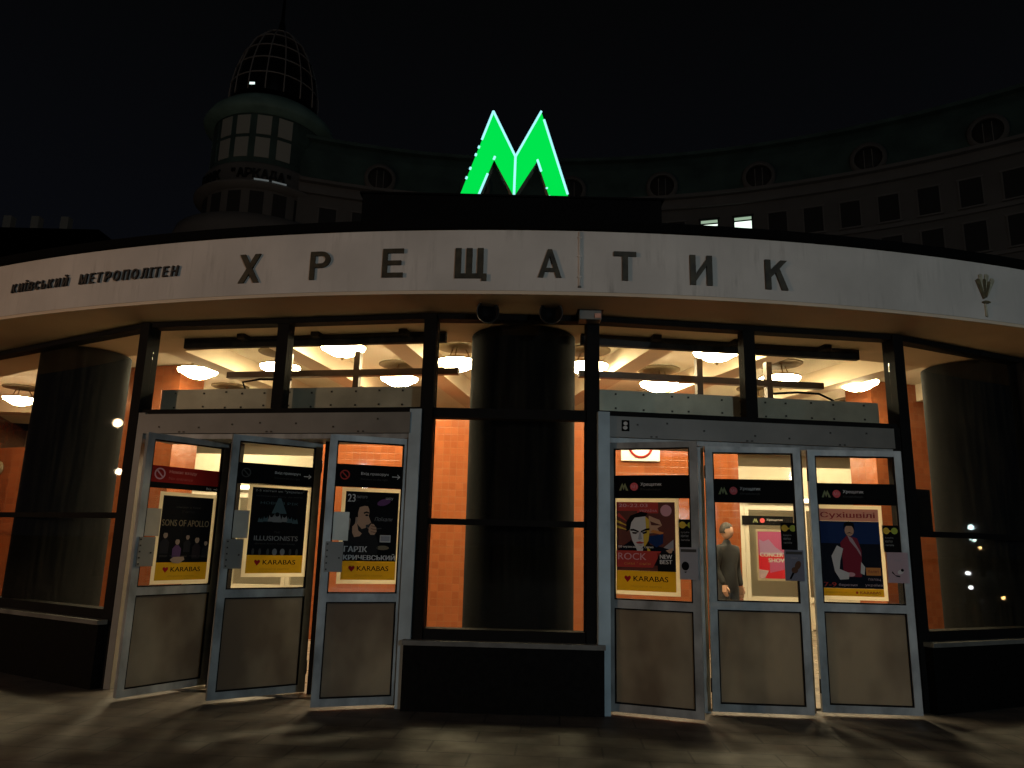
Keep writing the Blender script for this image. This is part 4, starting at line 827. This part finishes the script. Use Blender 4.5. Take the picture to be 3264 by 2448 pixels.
for k in range(3): q = MB(); a = k * 2.094 + .4; q.tube([(.2 * math.cos(a), .2 * math.sin(a), .01), (.1 * math.cos(a), .1 * math.sin(a), .18)], .008, 6); q.build('rod', M['brass'], lamp)
q = MB(); q.lathe([(0, .165), (.30, .18), (.32, .19), (.32, .204), (0, .204)], (0, 0, 0), 32); q.build('rosette', M['rosette'], lamp)
LAMPS = [(-2.16, 9.13, 3.80, 'largest lit bowl lamp in the inner left fanlight'), (2.53, 8.91, 3.80, 'largest lit bowl lamp in the inner right fanlight'),
         (-4.65, 10.7, 3.72, 'lit bowl lamp beside the tiled pillar in the outer left fanlight'), (-3.32, 10.33, 3.80, 'lit bowl lamp behind the mullion between the two left fanlights'),
         (-1.70, 10.92, 3.80, 'lit bowl lamp below the bronze rail in the inner left fanlight'), (-0.74, 9.78, 3.80, 'lit bowl lamp left of the black centre column'),
         (1.02, 9.82, 3.80, 'lit bowl lamp right of the black centre column'), (2.20, 10.84, 3.80, 'lit bowl lamp low in the inner right fanlight, just above the heater housing'),
         (3.82, 10.3, 3.80, 'lit bowl lamp behind a bronze post in the outer right fanlight'), (5.0, 10.45, 3.72, 'lit bowl lamp beside the tiled pillar in the outer right fanlight'),
         (-9.05, 13.45, 3.6, 'lit bowl lamp seen through the far left window'), (4.05, 12.0, 3.8, 'small lit bowl lamp far back in the outer right fanlight'),
         (-5.0, 12.9, 3.8, 'added bowl lamp lighting the left inner doors'), (0.3, 14.0, 3.8, 'added bowl lamp lighting the middle of the back hall'), (6.0, 12.8, 3.8, 'added bowl lamp lighting the right inner doors'), (7.8, 12.4, 3.72, 'added bowl lamp lighting the right side hall'), (-2.4, 16.5, 3.8, 'added bowl lamp lighting the back left of the hall'), (2.8, 16.5, 3.8, 'added bowl lamp lighting the back right of the hall'), (-7.2, 11.6, 3.72, 'added bowl lamp lighting the left side hall')]  # lamps from the left inner doors onward are hidden, added to light the hall
for k, (x, y, z, lab) in enumerate(LAMPS):
    o = lamp if k == 0 else copy_tree(lamp)
    o.location = (x, y, 3.845); o['label'] = lab; o['category'] = 'lamp'; o['group'] = 'bowl lamps in the station hall'
# hanging cables by the screen rail
for pts in ([(-3.0, 8.62, 3.27), (-2.93, 8.6, 3.2), (-2.9, 8.55, 3.0), (-2.88, 8.5, 2.7)], ):
    pass
cb = thing('hanging_cable', 'dark cable looping down from the bronze rail in the outer right fanlight', 'cable', (3.6, 8.5, 2.9))
q = MB(); q.tube([(3.05, 8.45, 3.22), (3.35, 8.5, 3.25), (3.6, 8.5, 3.24), (3.75, 8.5, 3.17), (3.84, 8.48, 3.02), (3.86, 8.45, 2.8)], .014); q.build('cable', M['black'], cb)
cb = thing('hanging_cable', 'dark cable dropping beside the bowl lamp in the outer left fanlight', 'cable', (-3.2, 8.5, 2.9))
q = MB(); q.tube([(-2.6, 8.55, 3.27), (-3.0, 8.62, 3.28), (-3.2, 8.62, 3.24), (-3.12, 8.6, 3.08), (-3.02, 8.58, 2.8)], .014); q.build('cable', M['black'], cb)

# =================================================================== BACKGROUND: curved corner house with a glazed turret
BC = (0.76, 2.42); BR = 55.7
hs = thing('corner_house', 'dark curved office house with round attic windows and a domed corner turret', 'building', (0, 58, 0))
T0, T1 = -19.2, 62
def btx(t, r=BR): 
    a = R(t); return Matrix.Translation((BC[0] + r * math.sin(a), BC[1] + r * math.cos(a), 0)) @ Matrix.Rotation(-a, 4, 'Z')
q = MB(); q.arc(BC, BR, BR + 1.0, 0, 28.55, T0, T1, 90, 1); q.build('wall', M['stone'], hs)
q = MB(); q.arc(BC, BR - .35, BR + 1.0, 28.552, 28.85, T0, T1, 90, 1); q.arc(BC, BR - .12, BR + 1.0, 28.852, 29.45, T0, T1, 90, 1); q.arc(BC, BR - .6, BR + 1.0, 29.452, 29.72, T0, T1, 90, 1); q.build('cornice', M['stone2'], hs)
q = MB(); q.arc(BC, BR - .25, BR - .002, 24.85, 25.12, T0, T1, 90, 1); q.arc(BC, BR - .2, BR - .002, 21.5, 21.75, T0, T1, 90, 1); q.build('string_course', M['stone2'], hs)
q = MB(); rows = []
for i in range(91):
    t = T0 + (T1 - T0) * i / 90; s_, c_ = math.sin(R(t)), math.cos(R(t))
    rows.append([q.bm.verts.new((BC[0] + r * s_, BC[1] + r * c_, z)) for r, z in ((BR + .15, 29.725), (BR + .9, 33.0), (BR + 1.35, 34.0), (BR + 9, 34.6), (BR + 9, 29.725))])
for a, c_ in zip(rows, rows[1:]):
    for k in range(4): q.bm.faces.new((a[k], a[k + 1], c_[k + 1], c_[k]))
q.build('mansard_roof', M['copper'], hs)
q = MB(); q.arc(BC, BR + .75, BR + 1.3, 33.9, 34.2, T0, T1, 90, 1); q.build('roof_edge', M['copper'], hs)
win = None
for row, (z0, z1) in enumerate(((25.45, 27.50), (22.0, 24.2), (18.3, 20.8))):
    for k in range(22):
        t = -16.7 + 2.69 * k - (0.0 if k < 3 else 0.0)
        if t < -15.5 + 0 and row == 5: continue
        mx = btx(t); lit = row == 0 and 11.5 < (t + 16.7) / 2.69 < 13.5
        q = MB()
        for c_, d in (((-.72, -.02, (z0 + z1) / 2), (.10, .12, z1 - z0)), ((.72, -.02, (z0 + z1) / 2), (.10, .12, z1 - z0)), ((0, -.02, z1 + .06), (1.66, .16, .12)), ((0, -.05, z0 - .08), (1.7, .24, .12))): q.box(c_, d, mx)
        f = q.build('window', M['stone2'] if not lit else M['dkwin'], hs)
        q = MB()
        if lit:
            q.box((0, -.008, z0 + .85), (1.3, .012, 1.62), mx); p_ = q.build('pane', M['litwin'], f)
            q = MB(); q.box((0, -.008, z1 - .17), (1.3, .012, .24), mx); q.build('blind', M['litwin2'], f)
            q = MB(); q.box((0, -.016, z1 - .36), (1.36, .02, .12), mx); 
            if t < 16: q.box((0, -.016, z1 - .62), (1.3, .02, .10), mx)
            q.build('window_bar', M['dkwin'], f)
        else:
            q.box((0, -.008, (z0 + z1) / 2), (1.34, .012, z1 - z0), mx); q.build('pane', M['dkwin'], f)
for t in (-12.6, -4.4, 3.95, 11.77, 19.67, 27.9, 35.86, 43.9, 51.8):
    mx = btx(t, BR + .1); r1 = 1.28
    q = MB(); q.lathe([(r1 - .30, 0), (r1, 0), (r1, 1.3), (r1 - .30, 1.3), (r1 - .30, 0)], (0, 0, 0), 32)
    for v in q.bm.verts: v.co = mx @ Vector((v.co.x, v.co.z - .35, 30.75 + v.co.y))
    f = q.build('round_window', M['stone'], hs)
    q = MB(); q.lathe([(0, 0), (r1 - .29, 0), (r1 - .29, .02)], (0, 0, 0), 32)
    for v in q.bm.verts: v.co = mx @ Vector((v.co.x, v.co.z - .12, 30.75 + v.co.y))
    q.build('pane', M['dkwin'], f)
    q = MB()
    for dx in (-.28, .28): q.box((dx, -.16, 30.75), (.06, .05, 1.5), mx)
    q.build('window_bar', M['stone2'], f)
# turret
TX, TY = -21.35, 58.3
TD = -0.85
def ring(prof, name, m, n=48): q = MB(); q.lathe(prof, (TX, TY, TD), n); return q.build(name, m, hs)
ring([(6.9, 20), (6.9, 25.2), (6.6, 26.1), (5.2, 26.3)], 'turret_balcony', M['stone2'])
ring([(4.75, 0), (4.75, 29.1)], 'turret_wall', M['stone'])
ring([(4.76, 28.95), (5.5, 29.15), (5.5, 29.35), (4.95, 29.5), (4.9, 31.0), (4.7, 31.25), (4.4, 31.3)], 'turret_cornice', M['stone2'])
ring([(4.5, 31.2), (4.5, 36.3)], 'turret_lantern', M['copper'])
ring([(4.55, 35.6), (5.3, 35.8), (5.45, 36.1), (5.1, 36.8), (4.4, 37.5), (3.9, 37.8), (3.6, 37.8)], 'turret_brim', M['brim'])
prof = [(3.75, 38.4), (3.68, 40.0), (3.4, 41.6), (2.95, 43.1), (2.3, 44.5), (1.4, 45.6), (.5, 46.2), (.02, 46.3)]
ring([(r - .06, z) for r, z in prof[:-1]] + [(.0, 46.25)], 'dome_glass', M['domeskin'])
q = MB()
for k in range(16):
    a = 2 * math.pi * k / 16 + .12
    q.tube([(TX + r * math.cos(a), TY + r * math.sin(a), z + TD) for r, z in prof], .06, 6)
for r, z in prof[1:6]: q.tube([(TX + r * math.cos(2 * math.pi * i / 32), TY + r * math.sin(2 * math.pi * i / 32), z + TD) for i in range(33)], .06, 6)
q.build('dome_cage', M['cage'], hs)
ring([(.35, 46.2), (.3, 47), (.16, 47.6), (.06, 54), (0, 54.2)], 'spire', M['domeskin'], 12)
for k in range(10):
    a = R(-90 - 94.5 + 21 * k + 2); mx = Matrix.Translation((TX, TY, 0)) @ Matrix.Rotation(a + R(90), 4, 'Z')
    for z0, z1 in ((30.95, 32.65), (32.95, 34.6)):
        q = MB(); q.box((0, -4.5, (z0 + z1) / 2), (1.12, .08, z1 - z0), mx); q.build('lantern_pane', M['palewin'] if 2 < k < 7 else M['copper'], hs)
    q = MB(); q.box((0, -4.755, 26.75), (1.05, .03, 2.3), mx); q.build('turret_window', M['dkwin'], hs)
bs = thing('bank_name_sign', 'dark letters round the turret of the corner house', 'sign', (TX, TY - 5, 29.6))
def tword(word, a0, da, h_):
    for i, c_ in enumerate(word):
        if c_ == ' ': continue
        a = R(a0 + da * i); mx = Matrix.Translation((TX, TY, 0)) @ Matrix.Rotation(a, 4, 'Z')
        sml = c_ == '"'
        text('letter', c_, -.26 if not sml else -.14, 28.9 + (h_ * .62 if sml else 0), .52 if not sml else .28, h_ * (.38 if sml else 1), -5.0, mx, M['blackletter'], bs, 0.03, 0.12)
tword('БАНК', -48, 7.0, .75); tword('"АРКАДА"', -10, 7.0, .75)
tl = thing('turret_floodlight', 'small bright floodlight at the foot of the turret dome', 'floodlight', (TX - .3, TY - 4.6, 37.4))
q = MB(); q.box((TX - .25, TY - 4.65, 37.2), (.5, .3, .3)); q.build('housing', M['bolt'], tl); q = MB(); q.box((TX - .2, TY - 4.82, 37.22), (.42, .03, .2)); q.build('lens', emis('flood_lens', (.8, 1, .95), 1.3), tl)
# strip lights below the name
for k, a in enumerate((16, 30)):
    mx = Matrix.Translation((TX, TY, 0)) @ Matrix.Rotation(R(a), 4, 'Z')
    q = MB(); q.box((0, -5.52, 28.53), (1.1, .08, .10), mx); o = q.build('strip_light', emis('strip_light', (.85, .95, .95), .10)); tag(o, ('dim strip light under the turret lettering, the one nearer its middle', 'dim strip light under the turret lettering, the one nearer its right end')[k], 'light', 'strip lights under the turret lettering')
# far house at the left edge
fh = thing('far_house', 'dark distant house roof with pale chimneys at the left edge', 'building', (-57, 82, 0))
q = MB(); q.box((-60, 84, 15.5), (26, 10, 31)); q.build('wall', M['stone'], fh)
q = MB(); q.box((-60, 84, 33.2), (24.5, 9, 4.4)); q.build('roof', M['roof'], fh)
for x in (-58.6, -55.4, -52.0):
    q = MB(); q.box((x, 80.2, 36.2), (.9, .9, 1.6)); q.build('chimney', M['palewin'], fh)
q = MB(); q.box((-48.9, 80.6, 34.3), (.7, .7, 1.5)); q.build('chimney', M['palewin'], fh)

# =================================================================== street lamps of the square (out of view, some reflected) and added glint lights
globe = {}
def street_lamp(x, y, h_, colr, power, label, r=0.16):
    o = thing('street_lamp', label, 'street lamp', (x, y, 0), 0, 'street lamps round the square')
    q = MB(); q.lathe([(.14, 0), (.13, .5), (.07, .6), (.05, h_ - .25), (.09, h_ - .2), (.03, h_ - .17)], (x, y, 0), 12); q.build('pole', M['black'], o)
    key = tuple(colr)
    if key not in globe: globe[key] = emis('street_lamp_glass', colr, 34.0)
    q = MB(); q.lathe([(0, h_ - r), (r * .7, h_ - r * .7), (r, h_), (r * .7, h_ + r * .7), (0, h_ + r)], (x, y, 0), 16); g_ = q.build('lamp_globe', globe[key], o)
    if power:
        ld = bpy.data.lights.new('street_lamp_light', 'POINT'); ld.energy = power; ld.color = colr; ld.shadow_soft_size = .22
        lo = bpy.data.objects.new('street_lamp_light', ld); lo.location = (x, y - 0.0, h_ + .45); link(lo, o)
    return o
street_lamp(-19, -4, 3.3, (1.0, .62, .38), 2500, 'warm street lamp on the left of the square')
street_lamp(7.0, -11.0, 3.3, (.78, .93, 1.0), 1650, 'cool white street lamp on the right of the square')
street_lamp(54.7, -1.6, 3.2, (.75, .97, 1.0), 0, 'cool white lamp far right along the street'); street_lamp(69.5, -4.3, 2.6, (.75, .97, 1.0), 0, 'cool white lamp farthest right along the street', .2)
street_lamp(54.8, -1.2, 1.85, (1, .62, .25), 0, 'amber lamp far right along the street', .09); street_lamp(25.2, 3.7, .8, (.95, .97, 1.0), 0, 'low white light added right of the station for a glint in the glass', .07)
street_lamp(12.5, 6.2, .82, (.95, .97, 1.0), 0, 'low white light added close to the station for a glint in the right glass', .035); street_lamp(12.56, 6.7, .66, (1.0, .6, .2), 0, 'low amber light added close to the station for a glint in the right glass', .03); street_lamp(10.57, 7.0, .5, (.95, .97, 1.0), 0, 'lowest light added beside the station for a glint in the glass', .028)  # made-up low posts that give the glints of car lights in the glass
street_lamp(-25.1, 7.0, 5.3, (1.0, .72, .45), 0, 'warm lamp left of the station'); street_lamp(-35.2, 6.3, 4.3, (1.0, .8, .55), 0, 'warm lamp farther left of the station'); street_lamp(-45.3, 5.4, 1.85, (.9, .97, 1.0), 0, 'white lamp farthest left of the station', .12)
